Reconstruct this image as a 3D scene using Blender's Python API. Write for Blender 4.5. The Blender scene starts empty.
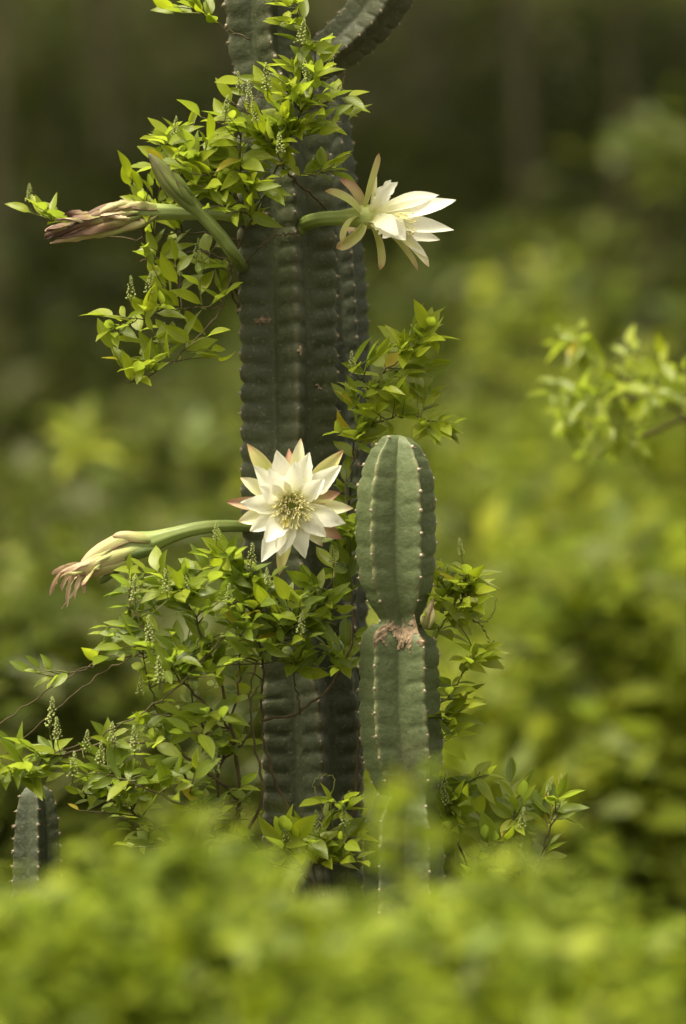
import bpy, math, random
import numpy as np
from mathutils import Vector, Matrix

# ------------------------------------------------------------------ camera, sky, sun, exposure
scene = bpy.context.scene
col = scene.collection
random.seed(7)
rng = np.random.default_rng(7)

LENS, SENS, D, ZC = 200.0, 36.0, 6.83, 1.70
K = SENS / LENS / 1024.0                    # metres per pixel per metre of distance
cam_d = bpy.data.cameras.new('camera')
cam = bpy.data.objects.new('camera', cam_d)
col.objects.link(cam)
cam.location = (0, 0, ZC)
cam.rotation_euler = (math.radians(90), 0, 0)
cam_d.sensor_fit = 'VERTICAL'
cam_d.sensor_height = SENS
cam_d.lens = LENS
cam_d.clip_start = 0.1
cam_d.clip_end = 1000
cam_d.dof.use_dof = True
cam_d.dof.focus_distance = D - 0.06
cam_d.dof.aperture_fstop = 2.5
scene.camera = cam

SUN_DIR = Vector((-0.34, -0.16, 0.92)).normalized()     # towards the sun
world = bpy.data.worlds.new('World')
scene.world = world
world.use_nodes = True
wn = world.node_tree
wn.nodes.clear()
sky = wn.nodes.new('ShaderNodeTexSky')
sky.sky_type = 'NISHITA'
sky.sun_disc = False
sky.sun_elevation = math.asin(SUN_DIR.z)
sky.sun_rotation = math.atan2(SUN_DIR.x, SUN_DIR.y)
sky.air_density = 1.0
sky.dust_density = 6.0
hsv = wn.nodes.new('ShaderNodeHueSaturation')
hsv.inputs['Saturation'].default_value = 0.12
bg = wn.nodes.new('ShaderNodeBackground')
bg.inputs['Strength'].default_value = 0.12
wo = wn.nodes.new('ShaderNodeOutputWorld')
wn.links.new(sky.outputs[0], hsv.inputs['Color'])
warm = wn.nodes.new('ShaderNodeMix')
warm.data_type = 'RGBA'; warm.blend_type = 'MULTIPLY'
warm.inputs[0].default_value = 1.0
warm.inputs[7].default_value = (1.0, 0.955, 0.73, 1)        # hazy warm daylight
wn.links.new(hsv.outputs[0], warm.inputs[6])
wn.links.new(warm.outputs[2], bg.inputs['Color'])
wn.links.new(bg.outputs[0], wo.inputs['Surface'])

sun_d = bpy.data.lights.new('sun', 'SUN')
sun_d.energy = 2.1
sun_d.angle = math.radians(20)
sun_d.color = (1.0, 0.925, 0.68)
sun = bpy.data.objects.new('sun', sun_d)
sun.rotation_euler = (-SUN_DIR).to_track_quat('-Z', 'Y').to_euler()
sun.location = (0, 0, 30)
col.objects.link(sun)

vs = scene.view_settings
vs.view_transform = 'Standard'
vs.look = 'None'
vs.gamma = 1.0
vs.use_curve_mapping = False
vs.exposure = 1.5
scene.cycles.use_denoising = True
scene.cycles.max_bounces = 8
scene.cycles.transmission_bounces = 4
scene.cycles.diffuse_bounces = 4


# ------------------------------------------------------------------ helpers
def P(px, py, y):
    """photo pixel + distance from the camera -> world point"""
    return np.array([(px - 343) * K * y, y, ZC - (py - 512) * K * y])


def nrm(v):
    v = np.asarray(v, float)
    n = np.linalg.norm(v)
    return v / n if n > 1e-9 else v


def tag(o, label=None, cat=None, group=None, kind=None):
    if label: o['label'] = label
    if cat: o['category'] = cat
    if group: o['group'] = group
    if kind: o['kind'] = kind
    return o


def empty(name, loc):
    o = bpy.data.objects.new(name, None)
    o.empty_display_size = 0.05
    o.location = loc
    col.objects.link(o)
    return o


def origin_of(o):
    v = np.zeros(3)
    while o is not None:
        v = v + np.array(o.location)
        o = o.parent
    return v


class MB:
    """collects world-space geometry; build() links it as one mesh object"""
    def __init__(s):
        s.v, s.f, s.m, s.uv = [], [], [], []
        s.n = 0

    def add(s, verts, faces, mi=0, uv=None):
        verts = np.asarray(verts, float)
        s.v.append(verts)
        s.f += [tuple(i + s.n for i in f) for f in faces]
        s.m += [mi] * len(faces)
        s.uv.append(np.zeros((len(verts), 2)) if uv is None else np.asarray(uv, float))
        s.n += len(verts)

    def tube(s, pts, radii, n=6, mi=0):
        v, f, uv = sweep(np.asarray(pts, float), np.asarray(radii, float), n)
        s.add(v, f, mi, uv)

    def ball(s, c, r, mi=0, scale=(1, 1, 1)):
        t = (1 + 5 ** .5) / 2
        V = np.array([(-1, t, 0), (1, t, 0), (-1, -t, 0), (1, -t, 0), (0, -1, t), (0, 1, t), (0, -1, -t), (0, 1, -t),
                      (t, 0, -1), (t, 0, 1), (-t, 0, -1), (-t, 0, 1)]) / math.sqrt(1 + t * t)
        F = [(0, 11, 5), (0, 5, 1), (0, 1, 7), (0, 7, 10), (0, 10, 11), (1, 5, 9), (5, 11, 4), (11, 10, 2), (10, 7, 6), (7, 1, 8),
             (3, 9, 4), (3, 4, 2), (3, 2, 6), (3, 6, 8), (3, 8, 9), (4, 9, 5), (2, 4, 11), (6, 2, 10), (8, 6, 7), (9, 8, 1)]
        s.add(np.asarray(c) + V * r * np.asarray(scale), F, mi)

    def build(s, name, mats, parent=None, smooth=True, attr=None):
        me = bpy.data.meshes.new(name)
        V = np.concatenate(s.v)
        o = bpy.data.objects.new(name, me)
        if parent is not None:
            V = V - origin_of(parent)
            o.parent = parent
        me.from_pydata(V.tolist(), [], s.f)
        for m in (mats if isinstance(mats, (list, tuple)) else [mats]):
            me.materials.append(m)
        me.polygons.foreach_set('material_index', s.m)
        if smooth:
            me.polygons.foreach_set('use_smooth', [True] * len(s.f))
        UV = np.concatenate(s.uv)
        lay = me.uv_layers.new(name='UVMap')
        idx = np.empty(len(me.loops), dtype=np.int32)
        me.loops.foreach_get('vertex_index', idx)
        lay.data.foreach_set('uv', UV[idx].astype(np.float32).ravel())
        me.update()
        col.objects.link(o)
        return o


def frames(c):
    """tangent, e1 (towards the camera where possible), e2 along a centre line"""
    t = np.gradient(c, axis=0)
    t /= np.linalg.norm(t, axis=1)[:, None] + 1e-12
    ref = np.array([0, -1.0, 0])
    e1 = ref - (t @ ref)[:, None] * t
    bad = np.linalg.norm(e1, axis=1) < 0.25
    if bad.any():
        ref2 = np.array([0.3, 0, 1.0])
        e1 = ref2 - (t @ ref2)[:, None] * t
    e1 /= np.linalg.norm(e1, axis=1)[:, None] + 1e-12
    e2 = np.cross(t, e1)
    return t, e1, e2


def sweep(c, r, n=8, mult=None, cap=True):
    t, e1, e2 = frames(c)
    ph = np.arange(n) / n * 2 * math.pi
    R = r[:, None] * (np.ones((len(c), n)) if mult is None else mult)
    V = c[:, None, :] + R[..., None] * (np.cos(ph)[None, :, None] * e1[:, None, :] + np.sin(ph)[None, :, None] * e2[:, None, :])
    m = len(c)
    V = V.reshape(-1, 3)
    uv = np.stack([np.tile(ph / (2 * math.pi), m), np.repeat(np.linspace(0, 1, m), n)], 1)
    F = []
    for i in range(m - 1):
        for j in range(n):
            k = (j + 1) % n
            F.append((i * n + j, i * n + k, (i + 1) * n + k, (i + 1) * n + j))
    if cap:
        F.append(tuple(range(n - 1, -1, -1)))
        F.append(tuple((m - 1) * n + j for j in range(n)))
    return V, F, uv


def smooth_path(keys, n):
    """Catmull-Rom through keys (list of vectors)"""
    k = np.asarray(keys, float)
    if len(k) == 2:
        return k[0] + (k[1] - k[0]) * np.linspace(0, 1, n)[:, None]
    k = np.vstack([2 * k[0] - k[1], k, 2 * k[-1] - k[-2]])
    u = np.linspace(0, len(k) - 3 - 1e-6, n)
    i = u.astype(int)
    f = (u - i)[:, None]
    a, b, c, d = k[i], k[i + 1], k[i + 2], k[i + 3]
    return 0.5 * (2 * b + (c - a) * f + (2 * a - 5 * b + 4 * c - d) * f ** 2 + (3 * b - a - 3 * c + d) * f ** 3)


def pchip(x, xs, ys):
    """monotone cubic interpolation"""
    xs = np.asarray(xs, float); ys = np.asarray(ys, float)
    h = np.diff(xs); dl = np.diff(ys) / h
    m = np.zeros(len(xs))
    for i in range(1, len(xs) - 1):
        if dl[i - 1] * dl[i] > 0:
            w1, w2 = 2 * h[i] + h[i - 1], h[i] + 2 * h[i - 1]
            m[i] = (w1 + w2) / (w1 / dl[i - 1] + w2 / dl[i])
    m[0], m[-1] = dl[0], dl[-1]
    x = np.clip(x, xs[0], xs[-1])
    i = np.clip(np.searchsorted(xs, x) - 1, 0, len(h) - 1)
    t = (x - xs[i]) / h[i]
    return ((2 * t ** 3 - 3 * t ** 2 + 1) * ys[i] + (t ** 3 - 2 * t ** 2 + t) * h[i] * m[i]
            + (-2 * t ** 3 + 3 * t ** 2) * ys[i + 1] + (t ** 3 - t ** 2) * h[i] * m[i + 1])


# ------------------------------------------------------------------ materials
class NT:
    def __init__(s, name):
        s.m = bpy.data.materials.new(name)
        s.m.use_nodes = True
        s.t = s.m.node_tree
        s.t.nodes.clear()
        s.out = s.t.nodes.new('ShaderNodeOutputMaterial')

    def n(s, typ, **kw):
        o = s.t.nodes.new(typ)
        for k, v in kw.items():
            setattr(o, k, v)
        return o

    def l(s, a, b):
        s.t.links.new(a, b)

    def noise(s, scale, detail=3, vec=None, rough=0.55):
        o = s.n('ShaderNodeTexNoise')
        o.inputs['Scale'].default_value = scale
        o.inputs['Detail'].default_value = detail
        o.inputs['Roughness'].default_value = rough
        if vec is not None: s.l(vec, o.inputs['Vector'])
        return o.outputs['Fac']

    def ramp(s, fac, stops):
        o = s.n('ShaderNodeValToRGB')
        e = o.color_ramp.elements
        while len(e) > 1: e.remove(e[-1])
        e[0].position = stops[0][0]; e[0].color = (*stops[0][1], 1)
        for p, c in stops[1:]:
            k = e.new(p); k.color = (*c, 1)
        s.l(fac, o.inputs['Fac'])
        return o.outputs['Color']

    def mix(s, fac, a, b, mode='MIX'):
        o = s.n('ShaderNodeMix', data_type='RGBA', blend_type=mode)
        for sock, v in ((o.inputs[0], fac), (o.inputs[6], a), (o.inputs[7], b)):
            if isinstance(v, (int, float)): sock.default_value = v
            elif isinstance(v, tuple): sock.default_value = (*v, 1)
            else: s.l(v, sock)
        return o.outputs[2]

    def math(s, op, a, b=0.0):
        o = s.n('ShaderNodeMath', operation=op)
        for sock, v in ((o.inputs[0], a), (o.inputs[1], b)):
            if isinstance(v, (int, float)): sock.default_value = v
            else: s.l(v, sock)
        return o.outputs[0]

    def bump(s, h, dist, strength=1.0):
        o = s.n('ShaderNodeBump')
        o.inputs['Distance'].default_value = dist
        o.inputs['Strength'].default_value = strength
        s.l(h, o.inputs['Height'])
        return o.outputs['Normal']

    def surf(s, color, rough=0.5, normal=None, spec=0.5, trans=0.0, tcolor=None):
        p = s.n('ShaderNodeBsdfPrincipled')
        for sock, v in ((p.inputs['Base Color'], color), (p.inputs['Roughness'], rough)):
            if isinstance(v, (int, float)): sock.default_value = v
            elif isinstance(v, tuple): sock.default_value = (*v, 1)
            else: s.l(v, sock)
        p.inputs['Specular IOR Level'].default_value = spec
        if normal is not None: s.l(normal, p.inputs['Normal'])
        sh = p.outputs[0]
        if trans > 0:
            tr = s.n('ShaderNodeBsdfTranslucent')
            c = color if tcolor is None else tcolor
            if isinstance(c, tuple): tr.inputs['Color'].default_value = (*c, 1)
            else: s.l(c, tr.inputs['Color'])
            mx = s.n('ShaderNodeMixShader')
            mx.inputs[0].default_value = trans
            s.l(sh, mx.inputs[1]); s.l(tr.outputs[0], mx.inputs[2])
            sh = mx.outputs[0]
        s.l(sh, s.out.inputs['Surface'])
        return s.m


def mat_cactus(name, dark, light, crest, moss=0.0):
    a = NT(name)
    tc = a.n('ShaderNodeTexCoord').outputs['Object']
    at = a.n('ShaderNodeAttribute', attribute_name='psi').outputs['Fac']
    n1 = a.noise(9, 4, tc)
    c = a.ramp(n1, [(0.3, dark), (0.7, light)])
    n2 = a.noise(70, 4, tc, 0.65)
    c = a.mix(a.math('MULTIPLY', a.ramp(n2, [(0.5, (0, 0, 0)), (0.75, (1, 1, 1))]), 0.35), c, tuple(x * 1.55 + 0.012 for x in light))
    n5 = a.noise(230, 2, tc)
    c = a.mix(a.math('MULTIPLY', a.ramp(n5, [(0.60, (0, 0, 0)), (0.70, (1, 1, 1))]), 0.5), c, (0.16, 0.14, 0.085))
    # corky crest line
    n3 = a.noise(45, 3, tc)
    cr = a.math('MULTIPLY', a.ramp(at, [(0.0, (1, 1, 1)), (0.13, (0, 0, 0))]), a.ramp(n3, [(0.35, (0.15,) * 3), (0.65, (1, 1, 1))]))
    c = a.mix(cr, c, crest)
    # small brown scars and blotches
    n4 = a.noise(26, 5, tc, 0.7)
    sc = a.ramp(n4, [(0.70, (0, 0, 0)), (0.76, (1, 1, 1))])
    c = a.mix(a.math('MULTIPLY', sc, 0.75), c, (0.11, 0.085, 0.05))
    h = a.math('ADD', a.noise(160, 3, tc), a.math('MULTIPLY', n2, 0.8))
    return a.surf(c, a.ramp(n2, [(0.3, (0.46,) * 3), (0.7, (0.68,) * 3)]), a.bump(h, 0.0013, 0.7), 0.4)


def mat_leaf(name, stops, trans=0.54, rough=0.36, yellow=0.012, tboost=1.4, spec=0.5):
    """leaf: colour changes from leaf to leaf (object random + island random), paler midrib from UV"""
    a = NT(name)
    oi = a.n('ShaderNodeObjectInfo').outputs['Random']
    ge = a.n('ShaderNodeNewGeometry').outputs['Random Per Island']
    r = a.math('FRACT', a.math('ADD', oi, a.math('MULTIPLY', ge, 7.31)))
    c = a.ramp(r, stops)
    tc = a.n('ShaderNodeTexCoord')
    n = a.noise(60, 3, tc.outputs['Object'])
    c = a.mix(a.math('MULTIPLY', n, 0.35), c, stops[0][1])
    sx = a.n('ShaderNodeSeparateXYZ'); a.l(tc.outputs['UV'], sx.inputs[0])
    d = a.math('ABSOLUTE', a.math('SUBTRACT', sx.outputs[0], 0.5))
    mid = a.ramp(d, [(0.0, (1, 1, 1)), (0.05, (0, 0, 0))])
    c = a.mix(a.math('MULTIPLY', mid, 0.35), c, (0.34, 0.42, 0.12))
    tone = a.n('ShaderNodeAttribute', attribute_name='tone').outputs['Fac']      # some clumps darker, picked at random
    c = a.mix(a.math('MULTIPLY', tone, 0.7), c, tuple(x * 0.42 for x in stops[0][1]))
    if yellow:
        y = a.math('GREATER_THAN', a.math('FRACT', a.math('MULTIPLY', r, 13.7)), 1 - yellow)
        c = a.mix(y, c, (0.44, 0.37, 0.04))
    # back of the leaf is paler
    bf = a.n('ShaderNodeNewGeometry').outputs['Backfacing']
    c2 = a.mix(a.math('MULTIPLY', bf, 0.30), c, (0.22, 0.30, 0.10))
    tcol = a.mix(1.0, c2, (tboost, tboost, tboost * 0.55), 'MULTIPLY')
    # side veins
    wv = a.n('ShaderNodeTexWave'); wv.inputs['Scale'].default_value = 3.2; wv.inputs['Distortion'].default_value = 1.0
    cmb = a.n('ShaderNodeCombineXYZ')
    a.l(a.math('ADD', sx.outputs[1], a.math('MULTIPLY', d, -0.5)), cmb.inputs[0])
    a.l(cmb.outputs[0], wv.inputs['Vector'])
    nb = a.bump(wv.outputs['Fac'], 0.0004, 0.35)
    return a.surf(c2, rough, nb, spec, trans, tcol)


def mat_plain(name, c1, c2, scale=30, rough=0.7, spec=0.3, trans=0.0, bump=0.0, detail=4):
    a = NT(name)
    tc = a.n('ShaderNodeTexCoord').outputs['Object']
    n = a.noise(scale, detail, tc)
    c = a.ramp(n, [(0.3, c1), (0.7, c2)])
    nb = a.bump(n, bump, 0.8) if bump else None
    return a.surf(c, rough, nb, spec, trans)


def mat_petal(name, stops, edge=None, trans=0.3, rough=0.5, spot=0.0, streak=0.0, scol=(0.10, 0.06, 0.04)):
    """pigment runs along the petal (UV v), margin from UV u"""
    a = NT(name)
    tc = a.n('ShaderNodeTexCoord')
    sx = a.n('ShaderNodeSeparateXYZ'); a.l(tc.outputs['UV'], sx.inputs[0])
    n = a.noise(110, 3, tc.outputs['Object'])
    v = a.math('ADD', sx.outputs[1], a.math('MULTIPLY', a.math('SUBTRACT', n, 0.5), 0.16))
    c = a.ramp(v, stops)
    d = a.math('MULTIPLY', a.math('ABSOLUTE', a.math('SUBTRACT', sx.outputs[0], 0.5)), 2.0)
    if edge:
        c = a.mix(a.math('MULTIPLY', a.ramp(d, [(0.62, (0, 0, 0)), (0.95, (1, 1, 1))]), 0.8), c, edge)
    if spot:
        n2 = a.noise(420, 2, tc.outputs['Object'])
        c = a.mix(a.math('MULTIPLY', a.ramp(n2, [(0.66, (0, 0, 0)), (0.7, (1, 1, 1))]), spot), c, (0.42, 0.32, 0.13))
    if streak:
        mp = a.n('ShaderNodeMapping'); mp.inputs['Scale'].default_value = (13, 1.6, 1)
        oi = a.n('ShaderNodeObjectInfo').outputs['Random']
        cb = a.n('ShaderNodeCombineXYZ')
        a.l(sx.outputs[0], cb.inputs[0]); a.l(sx.outputs[1], cb.inputs[1])
        a.l(cb.outputs[0], mp.inputs['Vector'])
        va = a.n('ShaderNodeVectorMath', operation='ADD')
        c3 = a.n('ShaderNodeCombineXYZ'); a.l(a.math('MULTIPLY', oi, 50.0), c3.inputs[2])
        a.l(mp.outputs[0], va.inputs[0]); a.l(c3.outputs[0], va.inputs[1])
        n3 = a.noise(1.0, 3, va.outputs[0])
        c = a.mix(a.math('MULTIPLY', a.ramp(n3, [(0.48, (0, 0, 0)), (0.66, (1, 1, 1))]), streak), c, scol)
    # fine lengthwise veins
    wv = a.n('ShaderNodeTexWave'); wv.inputs['Scale'].default_value = 5.0; wv.inputs['Distortion'].default_value = 0.8
    cmb = a.n('ShaderNodeCombineXYZ'); a.l(sx.outputs[0], cmb.inputs[0]); a.l(cmb.outputs[0], wv.inputs['Vector'])
    return a.surf(c, rough, a.bump(wv.outputs['Fac'], 0.0004, 0.3), 0.35, trans)


M = {}
M['cactus_old'] = mat_cactus('cactus_skin_old', (0.030, 0.036, 0.016), (0.062, 0.070, 0.033), (0.10, 0.09, 0.054))
M['cactus_rear'] = mat_cactus('cactus_skin_rear', (0.028, 0.035, 0.019), (0.052, 0.062, 0.034), (0.09, 0.08, 0.05))
M['cactus_young'] = mat_cactus('cactus_skin_young', (0.060, 0.080, 0.031), (0.104, 0.130, 0.054), (0.19, 0.185, 0.09))
M['areole'] = mat_plain('areole_felt', (0.26, 0.21, 0.16), (0.50, 0.44, 0.36), 300, 0.9)
M['areole_old'] = mat_plain('areole_felt_old', (0.16, 0.13, 0.10), (0.36, 0.31, 0.25), 300, 0.9)
M['spine'] = mat_plain('spine', (0.22, 0.15, 0.09), (0.42, 0.33, 0.22), 200, 0.5)
M['scab'] = mat_plain('corky_scab', (0.09, 0.062, 0.040), (0.34, 0.25, 0.17), 120, 0.9, 0.2, 0, 0.002)
M['leaf_vine'] = mat_leaf('leaf_vine', [(0.0, (0.165, 0.212, 0.012)), (0.5, (0.262, 0.315, 0.018)), (1.0, (0.365, 0.410, 0.034))])
M['leaf_low'] = mat_leaf('leaf_low', [(0.0, (0.115, 0.165, 0.013)), (0.5, (0.210, 0.268, 0.018)), (1.0, (0.325, 0.375, 0.034))])
M['twig'] = mat_plain('twig_bark', (0.055, 0.040, 0.022), (0.115, 0.085, 0.045), 60, 0.8)
M['twig_green'] = mat_plain('twig_green', (0.09, 0.10, 0.025), (0.16, 0.17, 0.04), 60, 0.6)
M['spike'] = mat_plain('flower_bud', (0.24, 0.29, 0.08), (0.42, 0.46, 0.18), 150, 0.6)
M['tube'] = mat_plain('floral_tube', (0.185, 0.235, 0.062), (0.27, 0.32, 0.10), 30, 0.42, 0.5)
M['sepal_tube'] = mat_petal('floral_tube_pale', [(0.0, (0.17, 0.22, 0.055)), (0.55, (0.22, 0.27, 0.07)), (0.8, (0.42, 0.46, 0.14)), (1.0, (0.55, 0.55, 0.22))], None, 0.05, 0.45, streak=0.3, scol=(0.12, 0.16, 0.04))
M['bud_tube'] = mat_petal('bud_skin', [(0.0, (0.135, 0.180, 0.040)), (0.5, (0.13, 0.165, 0.04)), (0.8, (0.105, 0.115, 0.03)), (1.0, (0.05, 0.038, 0.02))], (0.10, 0.11, 0.035), 0.05, 0.45, streak=0.5, scol=(0.07, 0.075, 0.024))
M['tube_dark'] = mat_plain('floral_tube_dark', (0.085, 0.120, 0.032), (0.135, 0.175, 0.05), 30, 0.5, 0.4)
M['petal'] = mat_petal('petal_white', [(0.0, (0.62, 0.60, 0.26)), (0.3, (0.84, 0.82, 0.62)), (0.6, (0.90, 0.88, 0.80)), (1.0, (0.90, 0.88, 0.79))], None, 0.42, 0.5, 0.35)
M['sepal'] = mat_petal('sepal_green', [(0.0, (0.46, 0.50, 0.14)), (0.55, (0.62, 0.63, 0.22)), (0.85, (0.66, 0.58, 0.26)), (1.0, (0.55, 0.24, 0.16))], (0.68, 0.58, 0.30), 0.42, 0.45, streak=0.35, scol=(0.40, 0.36, 0.11))
M['sepal_pink'] = mat_petal('sepal_pink', [(0.0, (0.42, 0.42, 0.14)), (0.45, (0.48, 0.40, 0.18)), (0.85, (0.46, 0.27, 0.18)), (1.0, (0.36, 0.15, 0.12))], (0.42, 0.23, 0.16), 0.2, 0.45, streak=0.35, scol=(0.34, 0.17, 0.12))
M['sepal_pale'] = mat_petal('sepal_pale', [(0.0, (0.55, 0.56, 0.20)), (0.5, (0.78, 0.76, 0.42)), (0.85, (0.82, 0.78, 0.55)), (1.0, (0.66, 0.48, 0.30))], None, 0.25, 0.45)
M['wilt_cream'] = mat_petal('wilted_cream', [(0.0, (0.18, 0.24, 0.065)), (0.3, (0.40, 0.42, 0.15)), (0.8, (0.52, 0.43, 0.23)), (1.0, (0.42, 0.26, 0.20))], (0.48, 0.30, 0.22), 0.15, 0.55, streak=0.55, scol=(0.22, 0.17, 0.07))
M['wilt_brown'] = mat_petal('wilted_brown', [(0.0, (0.21, 0.25, 0.07)), (0.25, (0.34, 0.32, 0.12)), (0.5, (0.24, 0.15, 0.075)), (0.75, (0.11, 0.055, 0.040)), (1.0, (0.045, 0.028, 0.018))], (0.19, 0.10, 0.07), 0.1, 0.6, streak=0.75, scol=(0.045, 0.026, 0.018))
M['wilt_tissue'] = mat_petal('wilted_tissue', [(0.0, (0.60, 0.52, 0.30)), (0.5, (0.60, 0.46, 0.32)), (1.0, (0.40, 0.26, 0.19))], None, 0.25, 0.6, streak=0.5, scol=(0.26, 0.16, 0.10))
M['stamen'] = mat_plain('stamen', (0.66, 0.62, 0.28), (0.82, 0.78, 0.48), 200, 0.6)
M['anther'] = mat_plain('anther', (0.58, 0.50, 0.20), (0.76, 0.68, 0.36), 300, 0.8)
M['throat'] = mat_plain('throat', (0.36, 0.42, 0.08), (0.52, 0.55, 0.16), 60, 0.6, 0.3, 0.4)
M['stigma'] = mat_plain('stigma', (0.66, 0.55, 0.10), (0.78, 0.68, 0.22), 100, 0.6)
M['fore'] = mat_leaf('leaf_foreground', [(0.0, (0.115, 0.155, 0.011)), (0.5, (0.210, 0.262, 0.014)), (1.0, (0.330, 0.372, 0.022))], 0.4, 0.45, 0.0, spec=0.2)
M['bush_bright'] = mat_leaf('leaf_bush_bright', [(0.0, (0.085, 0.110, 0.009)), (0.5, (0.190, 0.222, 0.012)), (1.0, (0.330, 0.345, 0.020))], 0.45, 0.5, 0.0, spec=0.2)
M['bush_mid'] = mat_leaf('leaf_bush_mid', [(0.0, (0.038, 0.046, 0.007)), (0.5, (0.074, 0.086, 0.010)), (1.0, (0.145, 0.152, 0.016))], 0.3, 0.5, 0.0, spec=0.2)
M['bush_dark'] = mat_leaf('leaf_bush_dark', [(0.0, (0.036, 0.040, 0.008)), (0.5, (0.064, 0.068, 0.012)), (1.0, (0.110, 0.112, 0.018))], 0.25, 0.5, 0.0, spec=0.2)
M['bark'] = mat_plain('bark', (0.085, 0.075, 0.04), (0.17, 0.15, 0.09), 12, 0.9, 0.2, 0, 0.01)
M['ground'] = mat_plain('leaf_litter', (0.024, 0.021, 0.010), (0.060, 0.050, 0.024), 3.5, 0.95, 0.1, 0, 0.02, 8)


# ------------------------------------------------------------------ ground
def gz(x, y):
    s = np.clip((y - 9.0) / 14.0, 0, None)
    return np.where(y > 9, 0.55 * s ** 1.2 * 3.2, 0) * np.clip(1.2 - y / 400, 0.4, 1) + 0.04 * np.sin(x * 1.3) * np.cos(y * 0.9)


def ground():
    xs = np.concatenate([np.linspace(-160, -20, 15)[:-1], np.linspace(-20, 20, 61), np.linspace(20, 160, 15)[1:]])
    ys = np.concatenate([np.linspace(-120, -5, 12)[:-1], np.linspace(-5, 60, 90), np.linspace(60, 220, 17)[1:]])
    X, Y = np.meshgrid(xs, ys)
    Z = gz(X, Y)
    V = np.stack([X, Y, Z], -1).reshape(-1, 3)
    w = len(xs)
    F = [(i * w + j, i * w + j + 1, (i + 1) * w + j + 1, (i + 1) * w + j) for i in range(len(ys) - 1) for j in range(w - 1)]
    b = MB(); b.add(V, F)
    o = b.build('ground', M['ground'])
    tag(o, kind='structure')


ground()


def g0(x, y):
    return float(gz(np.array(x), np.array(y)))


# ------------------------------------------------------------------ cactus columns
def rib_profile(n, nrib, valley, phase, round_deg, bulge=0.0):
    q = math.pi / nrib
    fine = np.arange(3600) / 3600 * 2 * math.pi
    d = (fine - phase + q) % (2 * q) - q
    a = np.abs(d)
    vs_ = valley * math.sin(q)
    r = vs_ / (np.cos(a) * vs_ + np.sin(a) * (1 - valley * math.cos(q)))
    r = r + bulge * np.sin(math.pi * a / q)
    s = round_deg * 10
    kx = np.arange(-int(3 * s), int(3 * s) + 1)
    kr = np.exp(-0.5 * (kx / s) ** 2); kr /= kr.sum()
    rc = np.convolve(np.concatenate([r, r, r]), kr, 'same')[3600:7200]
    kx = np.arange(-300, 301)
    kv = np.exp(-0.5 * (kx / 38.0) ** 2); kv /= kv.sum()
    rv = np.convolve(np.concatenate([r, r, r]), kv, 'same')[3600:7200]
    wv = np.clip((a / q - 0.25) / 0.5, 0, 1)
    r = rc * (1 - wv) + rv * wv
    r /= r.max()
    i = (np.arange(n) / n * 3600).astype(int)
    return r[i], (a / q)[i], np.round(((fine - phase) % (2 * math.pi)) / (2 * q))[i].astype(int) % nrib


def cactus(parent, centers, radii, mat, phase_deg, valley=0.6, nrib=5, spacing=0.025, groove=0.05, round_deg=3.0, seed=0,
           vis_from=0, areole_r=0.0021, old=False, name='stem', tip=False, bulge=0.02, twist=0.0):
    c = np.asarray(centers, float); r = np.asarray(radii, float)
    n = nrib * 28
    prof, psi, rid = rib_profile(n, nrib, valley, math.radians(phase_deg), round_deg, bulge)
    seg = np.linalg.norm(np.diff(c, axis=0), axis=1)
    s = np.concatenate([[0], np.cumsum(seg)])
    lr = np.random.default_rng(seed)
    off = lr.uniform(0, 1, nrib)
    jit = lr.normal(0, 0.10, (nrib, 4000))
    # phase of the areole rhythm along the stem
    u = s[:, None] / spacing + off[rid][None, :]
    ui = np.floor(u).astype(int)
    amp = 1 + jit[rid[None, :], np.clip(ui, 0, 3999)] * 2.5
    fr = (u + 0.22 * psi[None, :]) % 1.0
    g = np.exp(-((fr - 0.5) / 0.11) ** 2)
    w = np.clip(1 - ((psi - 0.26) / 0.46) ** 2, 0, 1)[None, :]
    crestw = np.clip(1 - psi / 0.12, 0, 1)[None, :]
    mult = prof[None, :] - groove * amp * g * w - 0.026 * crestw * g + 0.3 * groove * w * np.cos(2 * math.pi * (fr - 0.02))
    # slow irregularity
    th = np.arange(n) / n * 2 * math.pi
    for k in range(5):
        a_, b_, p_ = lr.integers(1, 4), lr.uniform(3, 16), lr.uniform(0, 6.28, 2)
        mult = mult + 0.010 * np.sin(a_ * th[None, :] + p_[0]) * np.sin(b_ * s[:, None] + p_[1])
    V, F, uv = sweep(c, r, n, mult)
    b = MB(); b.add(V, F, 0, uv)
    o = b.build(name, mat, parent)
    at = o.data.attributes.new('psi', 'FLOAT', 'POINT')
    at.data.foreach_set('value', np.tile(psi, len(c)).astype(np.float32))
    # areoles with short spines along every crest
    t, e1, e2 = frames(c)
    ab = MB()
    for k in range(nrib):
        ph = math.radians(phase_deg) + k * 2 * math.pi / nrib
        kk = 0
        while True:
            sv = (kk + 1.0 - off[k]) * spacing + lr.normal(0, 0.0012); kk += 1
            if sv >= s[-1] - 0.004: break
            if sv < vis_from: continue
            i = int(np.clip(np.searchsorted(s, sv), 1, len(c) - 1))
            rr = r[i] * 1.0
            nr = math.cos(ph) * e1[i] + math.sin(ph) * e2[i]
            pos = c[i] + nr * rr * 0.988
            ar = areole_r * lr.uniform(0.7, 1.2)
            ab.ball(pos, ar, 0, (1, 1, 1.25))
            for q in range(lr.integers(3, 6)):
                dd = nrm(nr + lr.normal(0, 0.6, 3))
                L = lr.uniform(0.0025, 0.0055)
                ab.tube([pos, pos + dd * L], [0.00045, 0.0001], 3, 1)
    if ab.n:
        a_ = ab.build('areoles', [M['areole_old'] if old else M['areole'], M['spine']], o)
        tag(a_, kind='stuff')
    return o, c, r


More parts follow.
